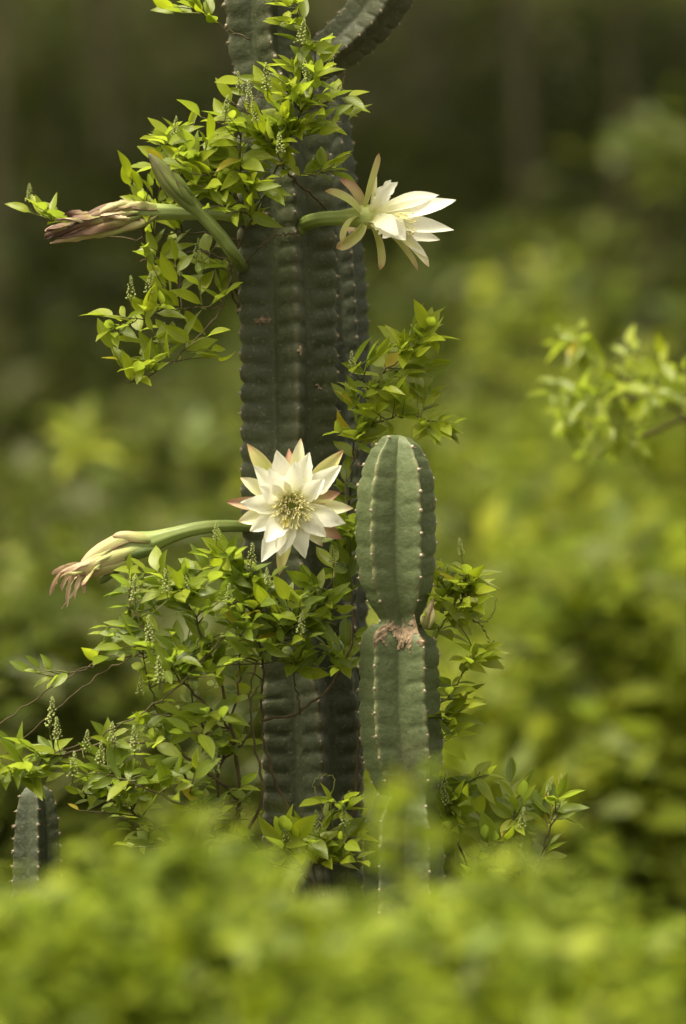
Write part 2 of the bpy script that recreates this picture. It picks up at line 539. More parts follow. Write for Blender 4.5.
def column(name, label, keys, y, mat, phase, res=0.004, base_z=None, **kw):
    """keys: (row, centre x, half width) in pixels from the top down; y: distance of the axis"""
    rows = [k[0] for k in keys]
    ztop = P(0, rows[0], y)[2]
    xb = P(keys[-1][1], 0, y)[0]
    zb = g0(xb, y) - 0.03
    zvis = P(0, 1080, y)[2]
    z = np.concatenate([np.linspace(zb, zvis, 90)[:-1], np.arange(zvis, ztop, res), [ztop]])
    rowz = 512 - (z - ZC) / (K * y)
    cx = pchip(rowz, rows, [k[1] for k in keys])
    hw = pchip(rowz, rows, [k[2] for k in keys])
    C = np.stack([(cx - 343) * K * y, np.full(len(z), y), z], 1)
    R = hw * K * y
    e = empty(name, C[0])
    tag(e, label, 'cactus')
    s_, c_, r_ = cactus(e, C, R, mat, phase, vis_from=zvis - zb - 0.1, **kw)
    return e, s_


YM = D + 0.06          # axis of the tall column
YF = D - 0.09          # axis of the short column in front
YR = D + 0.20          # axis of the rear column

tall, tall_stem = column('tall_cactus', 'tall dark ribbed cactus column carrying the white blossoms, wrapped in leafy vine',
                 [(-700, 262, 30), (-690, 262, 44), (-600, 262, 52), (-200, 263, 52), (-60, 263, 46), (0, 261, 44), (45, 262, 40), (78, 272, 40),
                  (110, 277, 46), (180, 282, 51), (280, 284, 53), (420, 286, 53), (560, 289, 53), (640, 297, 48), (665, 300, 45),
                  (700, 306, 52), (780, 309, 54), (900, 310, 54), (1100, 310, 50)], YM, M['cactus_old'], 14,
                 spacing=0.0235, groove=0.050, valley=0.47, seed=3, old=True, areole_r=0.0022, round_deg=2.8)

rear, _ = column('rear_cactus', 'darker narrow cactus column standing close behind the tall flowering column',
              [(70, 326, 2), (74, 326, 8), (84, 327, 14), (110, 329, 20), (160, 332, 23), (230, 337, 25), (300, 342, 26), (400, 346, 26),
               (520, 345, 26), (700, 338, 28), (850, 336, 28), (1100, 336, 26)], YR, M['cactus_rear'], 30,
              spacing=0.022, groove=0.065, valley=0.52, seed=5, old=True, round_deg=3.4)

short, short_stem = column('short_cactus', 'short pale green cactus column with rounded tip and corky scarred waist',
               [(435, 399, 1.5), (435.6, 399, 9), (437, 399, 13), (441, 398, 19), (448, 398, 25.5), (458, 397, 32), (474, 397, 38), (500, 396, 42), (540, 396, 43),
                (575, 397, 40.5), (597, 399, 34), (610, 400, 27), (620, 401, 22), (626, 401, 24), (631, 400, 33), (640, 399, 40.5), (655, 399, 42.5), (690, 399, 43), (730, 401, 44),
                (760, 404, 42), (783, 407, 35), (797, 408, 30), (808, 406, 36), (830, 404, 42), (880, 404, 43), (1100, 404, 42)],
               YF, M['cactus_young'], 36, spacing=0.0265, groove=0.024, valley=0.44, seed=9, areole_r=0.0020, round_deg=2.4, res=0.003, bulge=0.02)

small, _ = column('small_cactus', 'small dark cactus stem with pale spines half hidden at the leafy shrub foot',
               [(784, 36, 1.5), (785, 36, 7), (789, 36, 13), (797, 36, 18), (815, 36, 22), (850, 36, 25), (900, 36, 26), (1100, 37, 25)],
               D + 0.02, M['cactus_rear'], 8, spacing=0.017, groove=0.03, valley=0.62, seed=12, old=True, areole_r=0.0019, round_deg=3.0, res=0.003)


# the arm of the tall column at the top of the picture
def arm():
    keys = [P(296, 72, YM), P(322, 56, YM + .01), P(345, 38, YM + .015), P(368, 14, YM + .02), P(386, -18, YM + .02), P(394, -70, YM + .02), P(396, -160, YM + .02),
            P(397, -300, YM + .02), P(397, -400, YM + .02)]
    c = smooth_path(keys, 220)
    t = np.linspace(0, 1, 220)
    r = pchip(t, [0, 0.1, 0.35, 0.7, 0.93, 0.98, 1.0], np.array([18, 23, 29, 34, 30, 18, 2]) * K * YM)
    cactus(tall, c, r, M['cactus_old'], 20, valley=0.66, spacing=0.02, groove=0.03, seed=21, name='arm', old=True)


arm()


# corky dead tissue round the waist of the short column: torn flakes lying on the skin
def flake(parent, stem, y, px, py, w, h, seed, cx=401):
    me = stem.data
    co = np.empty(len(me.vertices) * 3, dtype=np.float32); me.vertices.foreach_get('co', co)
    co = co.reshape(-1, 3) + origin_of(stem)
    n = 140
    G = co[:len(co) // n * n].reshape(-1, n, 3)
    lr = np.random.default_rng(seed)
    X = 343 + G[..., 0] / (K * y); Z = 512 - (G[..., 2] - ZC) / (K * y)
    a = np.arctan2((Z - py) / h, (X - px) / w)
    p_ = lr.uniform(0, 6.28, 5)
    lim = 1 + .25 * np.sin(2 * a + p_[0]) + .22 * np.sin(5 * a + p_[1]) + .16 * np.sin(9 * a + p_[2])
    rad = np.hypot((X - px) / w, (Z - py) / h) / lim
    front = G[..., 1] < y - .002
    ok = (rad < 1) & front
    ids = {}
    V, F = [], []
    ctr = np.stack([np.full(len(G), (cx - 343) * K * y), np.full(len(G), y), G[:, 0, 2]], 1)

    def vid(i, j):
        if (i, j) not in ids:
            d = nrm(G[i, j] - ctr[i])
            lift = .0004 + .0030 * max(0, 1 - rad[i, j]) ** .6 * (.5 + lr.uniform(0, 1)) - (.0025 if rad[i, j] > 1 else 0)
            ids[(i, j)] = len(V); V.append(G[i, j] + d * lift + np.array([0, 0, lr.normal(0, .0005)]))
        return ids[(i, j)]
    for i in range(len(G) - 1):
        if not ok[i].any(): continue
        for j in np.nonzero(ok[i])[0]:
            k_ = (j + 1) % n
            F.append((vid(i, j), vid(i, k_), vid(i + 1, k_), vid(i + 1, j)))
    if not F: return
    b = MB(); b.add(V, F)
    b.build('scab', M['scab'], parent, smooth=False)


for i_, q_ in enumerate([(376, 634, 11, 15), (404, 636, 8, 17), (365, 642, 8, 7), (427, 636, 10, 9), (415, 626, 7, 8), (390, 627, 8, 7)]):
    flake(short, short_stem, YF, *q_, 70 + i_)
for i_, q_ in enumerate([(263, 322, 7, 5), (262, 219, 9, 5), (300, 352, 3.5, 5), (318, 388, 4, 3)]):
    flake(tall, tall_stem, YM, *q_, 90 + i_, cx=287)


# ------------------------------------------------------------------ petals and flowers
def petal(parent, name, base, ctrl, tip, w, N, mat, cup=0.25, shape='pointed', ragged=0.0, twist=0.0, seed=0, n=11, m=7, wave=0.0, base_w=0.35):
    """a petal along a quadratic curve; N = direction its inner face looks"""
    lr = np.random.default_rng(seed)
    B, C, T = (np.asarray(q, float) for q in (base, ctrl, tip))
    t = np.linspace(0, 1, n)[:, None]
    ctr = (1 - t) ** 2 * B + 2 * t * (1 - t) * C + t ** 2 * T
    tan = np.gradient(ctr, axis=0); tan /= np.linalg.norm(tan, axis=1)[:, None] + 1e-12
    N = nrm(N)
    V, UV = [], []
    ph = lr.uniform(0, 6.28, 4)
    for i in range(n):
        q = t[i, 0]
        nn = N - np.dot(N, tan[i]) * tan[i]; nn = nrm(nn)
        side = np.cross(tan[i], nn)
        if twist:
            a = twist * q
            side, nn = side * math.cos(a) + nn * math.sin(a), nn * math.cos(a) - side * math.sin(a)
        if shape == 'pointed':
            f = base_w + (1 - base_w) * math.sin(min(q / 0.58, 1) * math.pi / 2)
            if q > 0.55: f *= max(0.0, 1 - ((q - 0.55) / 0.45) ** 1.7) ** 0.9
        else:                                     # strap
            f = base_w + (1 - base_w) * math.sin(min(q / 0.5, 1) * math.pi / 2)
            if q > 0.72: f *= math.sqrt(max(0.0, 1 - ((q - 0.72) / 0.28) ** 2))
        f = max(f, 0.03)
        for j in range(m):
            u = j / (m - 1) * 2 - 1
            ww = w * f * 0.5
            rg = 1.0
            if ragged and abs(u) > 0.5: rg += ragged * lr.normal()
            p = ctr[i] + side * u * ww * rg + nn * (cup * ww * (u * u - 0.35)) + nn * wave * w * math.sin(6 * q + ph[0] + 2.0 * u) * 0.5
            V.append(p); UV.append((u * 0.5 + 0.5, q))
    F = [(i * m + j, i * m + j + 1, (i + 1) * m + j + 1, (i + 1) * m + j) for i in range(n - 1) for j in range(m - 1)]
    b = MB(); b.add(V, F, 0, UV)
    return b.build(name, mat, parent)


def tube_part(parent, name, keys, radii_px, y, mat, seed=0, n=40, ridges=9):
    c = smooth_path(keys, n)
    t = np.linspace(0, 1, n)
    r = pchip(t, np.linspace(0, 1, len(radii_px)), np.array(radii_px) * K * y)
    k = 36
    th = np.arange(k) / k * 2 * math.pi
    lr = np.random.default_rng(seed)
    mult = 1 + 0.035 * np.cos(ridges * th[None, :] + 2.5 * t[:, None]) + 0.03 * np.sin(2 * th[None, :] + 5 * t[:, None] + lr.uniform(0, 6))
    V, F, uv = sweep(c, r, k, mult)
    b = MB(); b.add(V, F, 0, uv)
    return b.build(name, mat, parent), c, r


# --- the open blossom facing the lens
def front_flower():
    yc = D - 0.13
    cx, cy = 292, 506
    c0 = P(cx, cy, yc)
    ax = nrm(np.array([-0.10, -1.0, -0.02]))          # the way the blossom faces
    fl, _, _ = tube_part(tall, 'flower', [P(300, 520, YM - 0.055), P(299, 519, YM - 0.09), P(295, 512, yc + 0.055), P(292, 506, yc + 0.018)],
                         [8, 9, 12, 11], D, M['tube'], 1)
    fl['label'] = 'wide open white blossom facing outward with yellow centre'
    px = K * yc

    def pt(dx, dy, dep):
        return c0 + np.array([dx * px, dep, -dy * px])

    inner = [(-70, -255), (80, -245), (-175, -185), (-235, -15), (-192, 115), (-140, 255), (-55, 230), (60, 240), (155, 140), (245, 80), (225, -185),
             (-105, -175), (20, -205), (150, -120), (-150, -95), (-120, 165)]
    for i, (dx, dy) in enumerate(inner):
        dx, dy = dx / 4.573, dy / 4.573
        L = math.hypot(dx, dy); ux, uy = dx / L, dy / L
        top = i >= 11
        b_ = pt(ux * 8, uy * 8, 0.014 - 0.004 * top)
        c_ = pt(ux * L * 0.45, uy * L * 0.45, -0.012 - 0.010 * top + random.uniform(-.003, .003))
        t_ = pt(dx, dy, -0.004 - 0.018 * top + random.uniform(-.006, .006))
        petal(fl, 'petal', b_, c_, t_, random.uniform(19, 23) * px, ax, M['petal'], 0.42, 'pointed', 0.05, 0, 100 + i, 15, 7, 0.12, 0.32)
    outer = [(-205, -285, 'sepal', 16, .015), (-15, -265, 'sepal_pink', 11, .02), (40, -310, 'sepal_pale', 14, .005), (235, -255, 'sepal', 16, .01),
             (-237, -130, 'sepal_pale', 15, .008), (-303, -20, 'sepal_pink', 13, .02), (-247, 70, 'sepal_pale', 17, .008), (280, 10, 'sepal_pale', 14, .0),
             (220, -62, 'sepal_pink', 13, .014), (228, 152, 'sepal_pink', 15, .018), (140, 185, 'sepal_pale', 13, .012), (-60, 318, 'sepal', 13, .012),
             (-130, 190, 'sepal_pink', 13, .025)]
    for i, (dx, dy, m_, w_, dep) in enumerate(outer):
        dx, dy = dx / 4.573, dy / 4.573
        L = math.hypot(dx, dy); ux, uy = dx / L, dy / L
        petal(fl, 'sepal', pt(ux * 8, uy * 8, 0.030), pt(ux * L * 0.55, uy * L * 0.55, 0.004), pt(dx, dy, 0.004 + dep), w_ * px * 1.1, ax, M[m_],
              0.45, 'pointed', 0.02, 0, 200 + i, 14, 7, 0.05, 0.5)
    # throat
    b = MB()
    c = np.array([c0 + (-ax) * q for q in np.linspace(-0.004, 0.004, 10)])
    V, F, uv = sweep(c, np.linspace(13, 5, 10) * px, 20, cap=False)
    b.add(V, F)
    b.add(c[-1] + np.array([[math.cos(a) * 5.2 * px, 0, math.sin(a) * 5.2 * px] for a in np.arange(12) / 12 * 6.283]), [tuple(range(12))])
    b.build('throat', M['throat'], fl)
    # stamens
    st = MB()
    lr = np.random.default_rng(5)
    for i in range(230):
        a = lr.uniform(0, 2 * math.pi)
        lower = math.sin(a) < 0.1
        r1 = (lr.uniform(2, 22) if lower else lr.uniform(7, 19))
        r0 = lr.uniform(4, 9)
        x0, z0 = math.cos(a), math.sin(a)
        p0 = c0 + np.array([x0 * r0 * px, 0.003, z0 * r0 * px])
        p1 = c0 + np.array([x0 * (r0 + r1) * 0.5 * px, -0.008, (z0 * (r0 + r1) * 0.5) * px])
        p2 = c0 + np.array([x0 * r1 * px + lr.normal(0, .0015), -0.016 + lr.normal(0, .004), (z0 * r1 - 3) * px + lr.normal(0, .0015)])
        q = np.linspace(0, 1, 5)[:, None]
        st.tube((1 - q) ** 2 * p0 + 2 * q * (1 - q) * p1 + q ** 2 * p2, [0.0004] * 5, 4, 0)
        st.ball(p2, 0.00075 * lr.uniform(.8, 1.2), 1, (1, 1, 1.5))
    tag(st.build('stamens', [M['stamen'], M['anther']], fl), kind='stuff')
    sg = MB()
    s0 = c0 + np.array([-6 * px, -0.014, -17 * px])
    sg.tube([c0 + np.array([0, 0.012, -4 * px]), c0 + np.array([-3 * px, -0.008, -12 * px]), s0], [0.0009] * 3, 6)
    for a in np.arange(9) / 9 * 6.283:
        d_ = np.array([math.cos(a), -0.7, math.sin(a)])
        sg.tube([s0, s0 + d_ * 0.0035, s0 + d_ * 0.006], [0.0006, 0.0006, 0.0003], 5)
    sg.build('stigma', M['stigma'], fl)


front_flower()


# --- the open blossom seen from the side
def side_flower():
    y0 = YM - 0.05
    y = D - 0.02
    fl, c, r = tube_part(tall, 'flower', [P(297, 231, YM - 0.045), P(305, 224, y0 + .002), P(322, 219, y), P(345, 218, y), P(366, 217, y), P(380, 218, y)],
                         [7, 8, 7.2, 7, 9.5, 12, 5], y, M['sepal_tube'], 2)
    fl['label'] = 'white blossom seen from its side on a curved green tube'
    px = K * y

    def Q(x, z, dep=0.0):
        return P(x, z, y + dep)
    # reflexed outer sepals: (base, ctrl, tip, width, material, inner-face direction)
    S = [((364, 208, -.004), (370, 178, -.006), (379, 153, -.002), 11, 'sepal', (1, -.6, .1)),
         ((361, 214, -.012), (350, 196, -.024), (325, 191, -.018), 12, 'sepal', (-.2, -.7, 1)),
         ((362, 210, .006), (360, 190, .004), (339, 178, .006), 12, 'sepal_pink', (.2, -.8, .7)),
         ((358, 216, -.014), (344, 222, -.026), (343, 244, -.022), 10, 'sepal', (-1, -.7, 0)),
         ((364, 224, -.014), (358, 238, -.026), (336, 248, -.020), 12, 'sepal', (.2, -1, -.5)),
         ((372, 228, -.010), (382, 244, -.020), (380, 270, -.014), 12, 'sepal', (1, -.8, .1)),
         ((380, 228, .0), (402, 240, -.006), (418, 271, .0), 11, 'sepal', (1, -.6, .5)),
         ((384, 228, -.008), (410, 240, -.014), (429, 267, -.006), 12, 'sepal_pale', (1, -.9, .6)),
         ((364, 222, .012), (352, 232, .02), (344, 226, .02), 11, 'sepal_pink', (-.6, .5, -1)),
         ((370, 206, .012), (376, 186, .016), (372, 168, .022), 10, 'sepal_pale', (1, .4, .1))]
    for i, (b_, c_, t_, w, m_, N) in enumerate(S):
        petal(fl, 'sepal', Q(*b_), Q(*c_), Q(*t_), w * px * 1.05, N, M[m_], 0.5, 'strap', 0, 0, 300 + i, 13, 7, 0.03, 0.5)
    I = [((372, 214, -.006), (410, 200, -.014), (439, 195, -.006), 19, (-.1, -1, .9), 0.02),
         ((374, 216, -.012), (415, 212, -.026), (456, 200, -.014), 22, (0, -1, .7), 0.02),
         ((376, 220, -.014), (412, 224, -.030), (454, 230, -.022), 17, (0, -1, .4), 0.02),
         ((374, 222, -.018), (388, 222, -.036), (406, 240, -.030), 25, (.2, -1, .4), 0.12),
         ((372, 220, -.016), (380, 216, -.034), (398, 236, -.038), 21, (.3, -1, .5), 0.10),
         ((372, 212, -.010), (378, 196, -.022), (398, 182, -.016), 14, (.6, -1, .3), 0.22),
         ((374, 210, .004), (380, 192, .004), (391, 180, .006), 13, (.6, -1, .2), 0.22),
         ((376, 214, .010), (410, 198, .020), (446, 204, .028), 19, (.0, -1, .5), 0.03),
         ((376, 222, .008), (404, 232, .016), (440, 240, .020), 17, (.0, -1, .4), 0.03),
         ((378, 224, -.004), (404, 236, -.010), (428, 258, -.006), 14, (.4, -1, .6), 0.05)]
    for i, (b_, c_, t_, w, N, rg) in enumerate(I):
        petal(fl, 'petal', Q(*b_), Q(*c_), Q(*t_), w * px * 1.05, N, M['petal'], 0.4, 'pointed', rg, 0, 330 + i, 15, 9, 0.06, 0.4)
    st = MB(); lr = np.random.default_rng(8)
    for i in range(60):
        p0 = Q(385, 220, lr.uniform(-.01, .012))
        p2 = Q(lr.uniform(400, 418), lr.uniform(212, 236), lr.uniform(-.036, .01))
        pm = (p0 + p2) / 2 + np.array([0, -.004, .004])
        st.tube(np.array([p0, pm, p2]), [0.0004] * 3, 4, 0)
        st.ball(p2, 0.0011, 1, (1.3, 1, 1))
    tag(st.build('stamens', [M['stamen'], M['anther']], fl), kind='stuff')


side_flower()


# --- spent and closed flowers
def spent_flower_low():
    y = D - 0.02
    fl, c, r = tube_part(tall, 'spent_flower', [P(252, 527, YM - .03), P(228, 526, y + .02), P(200, 528, y), P(172, 535, y), P(148, 543, y), P(128, 548, y), P(112, 557, y)],
                         [5.5, 6, 6.5, 7, 9, 13, 15, 10], y, M['tube'], 3, 50, 8)
    fl['label'] = 'wilted cream flower drooping at the end of a long green tube'
    px = K * y
    Q = lambda x, z, d=0.0: P(x, z, y + d)
    S = [((140, 538, -.012), (112, 530, -.022), (78, 570, -.012), 15, 'wilt_cream', (-.2, -1, .8)),
         ((135, 536, .004), (112, 528, -.004), (80, 566, .004), 14, 'wilt_cream', (-.3, -.5, 1)),
         ((142, 548, -.016), (116, 552, -.026), (72, 574, -.016), 15, 'wilt_cream', (-.2, -1, .2)),
         ((138, 556, -.014), (118, 566, -.022), (80, 576, -.014), 14, 'wilt_cream', (-.1, -1, -.3)),
         ((150, 541, -.014), (138, 534, -.022), (112, 536, -.016), 11, 'wilt_cream', (-.1, -1, .5)),
         ((154, 550, -.013), (138, 552, -.022), (108, 560, -.020), 12, 'tube_dark', (-.1, -1, .0)),
         ((132, 560, -.006), (112, 574, -.012), (100, 584, -.004), 8, 'tube_dark', (-.1, -1, -.6)),
         ((130, 545, .01), (105, 545, .014), (76, 572, .012), 15, 'wilt_cream', (-.3, .6, 1))]
    for i, (b_, c_, t_, w, m_, N) in enumerate(S):
        petal(fl, 'sepal', Q(*b_), Q(*c_), Q(*t_), w * px, N, M[m_], -0.5, 'strap', 0.02, 0.2, 400 + i, 13, 7, 0.06, 0.5)
    T = [((86, 566), (60, 560), (53, 590), 6), ((84, 568), (58, 566), (57, 584), 5), ((84, 570), (66, 574), (67, 607), 4), ((90, 570), (76, 576), (75, 600), 5),
         ((94, 572), (82, 580), (84, 594), 4), ((82, 568), (56, 568), (50, 596), 4), ((90, 572), (80, 586), (61, 609), 3.5), ((86, 570), (62, 572), (62, 592), 4),
         ((92, 570), (72, 570), (70, 590), 5), ((80, 568), (64, 562), (52, 574), 6)]
    for i, (b_, c_, t_, w) in enumerate(T):
        d = random.uniform(-.016, .01)
        petal(fl, 'petal', Q(*b_, d), Q(*c_, d - .006), Q(*t_, d), w * px, (-.5, -1, .3), M['wilt_tissue'], 0.8, 'strap', 0.16, random.uniform(-1.8, 1.8), 420 + i, 13, 5, 0.35, 0.6)

    lr = np.random.default_rng(78)
    for i in range(9):
        x0 = lr.uniform(78, 120); z0 = 548 + (120 - x0) * .5 + lr.normal(0, 4); d = lr.uniform(-.026, -.010)
        x1 = x0 - lr.uniform(16, 36); z1 = z0 + lr.uniform(4, 22)
        petal(fl, 'petal', Q(x0, z0, d), Q((x0 + x1) / 2, (z0 + z1) / 2 - lr.uniform(2, 9), d - .006), Q(max(x1, 52), min(z1, 606), d + .004), lr.uniform(4, 8) * px, (-.2, -1, .5),
              M['wilt_cream'] if i % 3 else M['wilt_tissue'], -.8, 'strap', .16, lr.uniform(-1.6, 1.6), 540 + i, 13, 5, .35, .6)


def spent_flower_high():
    y = D - 0.05
    fl, c, r = tube_part(tall, 'spent_flower', [P(246, 219, YM - .035), P(236, 216, y + .01), P(218, 213, y), P(190, 213, y), P(160, 212, y), P(135, 213, y), P(112, 218, y), P(92, 224, y)],
                         [7, 7.5, 7, 7, 8, 11, 12, 8], y, M['tube'], 4, 50, 7)
    fl['label'] = 'shrivelled brown and purple flower on a short green tube'
    px = K * y
    Q = lambda x, z, d=0.0: P(x, z, y + d)
    S = [((142, 206, -.010), (116, 194, -.018), (72, 226, -.010), 13, 'wilt_brown', (-.2, -.6, 1)),
         ((138, 212, -.014), (108, 208, -.022), (58, 233, -.012), 14, 'wilt_brown', (-.1, -1, .4)),
         ((140, 218, -.013), (110, 222, -.020), (54, 236, -.010), 13, 'wilt_brown', (-.1, -1, 0)),
         ((145, 221, -.010), (112, 236, -.014), (50, 243, -.006), 10, 'wilt_cream', (-.1, -1, -.6)),
         ((140, 205, .006), (112, 198, .008), (66, 230, .006), 14, 'wilt_brown', (-.3, .4, 1)),
         ((146, 208, -.012), (128, 200, -.018), (96, 214, -.016), 10, 'wilt_cream', (-.1, -1, .7)),
         ((120, 214, -.016), (92, 220, -.022), (47, 239, -.010), 10, 'wilt_brown', (-.1, -1, .2)),
         ((100, 220, -.010), (70, 226, -.016), (46, 236, -.004), 12, 'wilt_brown', (-.2, -.8, .7)),
         ((160, 210, -.008), (150, 200, -.014), (118, 206, -.014), 9, 'wilt_cream', (0, -1, .8)),
         ((158, 217, -.008), (140, 228, -.014), (112, 230, -.012), 9, 'wilt_cream', (0, -1, -.5))]
    for i, (b_, c_, t_, w, m_, N) in enumerate(S):
        petal(fl, 'sepal', Q(*b_), Q(*c_), Q(*t_), w * px, N, M[m_], -0.7, 'strap', 0.14, random.uniform(-1.1, 1.1), 450 + i, 19, 7, 0.24, 0.5)

    lr = np.random.default_rng(77)
    for i in range(14):
        x0 = lr.uniform(70, 140); z0 = 213 + (140 - x0) * .16 + lr.normal(0, 4); d = lr.uniform(-.022, -.008)
        x1 = x0 - lr.uniform(18, 42); z1 = z0 + lr.uniform(-3, 14)
        petal(fl, 'petal', Q(x0, z0, d), Q((x0 + x1) / 2, (z0 + z1) / 2 - lr.uniform(0, 8), d - .006), Q(max(x1, 45), z1, d + .004), lr.uniform(3, 7) * px, (-.2, -1, .5),
              M['wilt_brown'] if i % 3 else M['wilt_tissue'], -.8, 'strap', .2, lr.uniform(-2, 2), 520 + i, 13, 5, .4, .6)


def bud():
    y = D - 0.085
    fl, c, r = tube_part(tall, 'flower_bud', [P(243, 268, YM - .03), P(236, 258, y + .015), P(222, 238, y), P(204, 217, y), P(186, 199, y), P(172, 184, y), P(160, 168, y), P(149, 154, y)],
                         [6, 6.5, 6.5, 6.5, 9, 10.5, 8, 1.5], y, M['bud_tube'], 6, 50, 6)
    fl['label'] = 'long closed green flower bud with dark pointed tip'
    px = K * y
    Q = lambda x, z, d=0.0: P(x, z, y + d)
    S = [((190, 202, -.010), (176, 190, -.018), (158, 166, -.008), 9, (-.3, -1, .3)), ((182, 202, -.008), (168, 190, -.014), (152, 158, -.004), 8, (-1, -1, 0)),
         ((192, 194, -.006), (182, 180, -.012), (166, 164, -.006), 9, (.6, -1, .5)), ((196, 206, -.008), (186, 198, -.016), (176, 180, -.014), 8, (0, -1, .2)),
         ((176, 178, -.004), (166, 164, -.010), (150, 154, -.002), 8, (.4, -1, .6))]
    for i, (b_, c_, t_, w, N) in enumerate(S):
        petal(fl, 'sepal', Q(*b_), Q(*c_), Q(*t_), w * px, N, M['bud_tube'], -0.6, 'pointed', 0, 0, 480 + i, 11, 7, 0.0, 0.5)


spent_flower_low(); spent_flower_high(); bud()


# small dried bud on the waist of the short column
def dried_bud():
    y = YF - 0.01
    fl, c, r = tube_part(short, 'dried_bud', [P(424, 628, y), P(427, 620, y - .006), P(430, 608, y - .008), P(433, 599, y - .008)], [2, 3, 3, 1], y, M['wilt_tissue'], 9, 20)
    for i, (b_, c_, t_, w) in enumerate([((425, 626), (424, 612), (433, 601), 6), ((429, 628), (434, 618), (433, 607), 5), ((423, 626), (420, 618), (425, 611), 4)]):
        petal(fl, 'sepal', P(*b_, y - .012), P(*c_, y - .018), P(*t_, y - .012), w * K * y, (0, -1, .2), M['wilt_cream'], -.5, 'pointed', .04, .3, 500 + i, 11, 5, .1, .5)


dried_bud()


# ------------------------------------------------------------------ leaves and climbing shrubs
def leaf_mesh(name, mat, width=0.42, fold=0.22, bend=0.18, side=0.0, tip=1.0):
    n, m = 12, 3
    V, UV = [], []
    for i in range(n):
        q = i / (n - 1)
        if q < 0.08: f = 0.05
        else:
            s = (q - 0.08) / 0.92
            f = math.sin(math.pi * s ** (0.74 * tip)) ** 0.8 if s < 1 else 0
            if s > 0.75: f *= 1 - 0.35 * (s - 0.75) / 0.25
            f = max(f, 0.015)
        for j in range(m):
            u = j - 1
            w = width * 0.5 * f
            z = fold * w * abs(u) - bend * q * q + 0.014 * math.sin(8 * q + 1.5 * u) * f
            V.append((u * w + side * math.sin(2.2 * q), q, z)); UV.append((u * .5 + .5, q))
    F = [(i * m + j, i * m + j + 1, (i + 1) * m + j + 1, (i + 1) * m + j) for i in range(n - 1) for j in range(m - 1)]
    b = MB(); b.add(V, F, 0, UV)
    me_o = b.build(name, mat)
    me = me_o.data
    bpy.data.objects.remove(me_o)
    return me


def leaf_set(mat):
    return [leaf_mesh('leaf', mat, w, f, b, s, t) for (w, f, b, s, t) in
            [(0.36, 0.35, 0.10, 0.02, 1.0), (0.41, 0.25, 0.22, -0.05, 1.05), (0.32, 0.5, 0.16, 0.08, 0.95), (0.44, 0.2, 0.30, 0.0, 1.1),
             (0.38, 0.6, 0.05, -0.06, 1.0), (0.34, 0.3, 0.34, 0.05, 0.9)]]


def spike_mesh(seed):
    lr = np.random.default_rng(seed)
    b = MB()
    L = 1.0
    b.tube([(0, 0, 0), (0.03, 0, .4), (0.0, 0.02, .75), (0.02, 0, 1.0)], [.016, .014, .010, .006], 5, 0)
    for i in range(46):
        q = i / 45
        z = 0.18 + 0.82 * q
        a = i * 2.4 + lr.normal(0, .3)
        rr = 0.15 * (1 - q) ** 0.7 + 0.015
        rr *= lr.uniform(.6, 1.15)
        c = np.array([math.cos(a) * rr, math.sin(a) * rr, z + rr * 0.4])
        if rr > 0.05:
            b.tube([(0, 0, z - .02), c], [.007, .006], 3, 0)
        b.ball(c, 0.036 * (1 - 0.45 * q) * lr.uniform(.8, 1.2), 1)
    o = b.build('flower_spike', [M['twig_green'], M['spike']])
    me = o.data
    bpy.data.objects.remove(o)
    return me


SPIKES = [spike_mesh(i) for i in range(3)]
LEAF_V = leaf_set(M['leaf_vine'])
LEAF_L = leaf_set(M['leaf_low'])


def place(name, me, parent, loc, d, n, L):
    """mesh with +Y along d and +Z towards n"""
    d = Vector(d).normalized(); n = Vector(n)
    x = d.cross(n)
    if x.length < 1e-4: x = d.cross(Vector((0.3, 1, 0.2)))
    x.normalize()
    z = x.cross(d)
    m = Matrix((x, d, z)).transposed().to_4x4()
    o = bpy.data.objects.new(name, me)
    o.parent = parent
    o.matrix_basis = Matrix.Translation(Vector(loc) - Vector(origin_of(parent).tolist())) @ m @ Matrix.Scale(L, 4)
    col.objects.link(o)
    return o


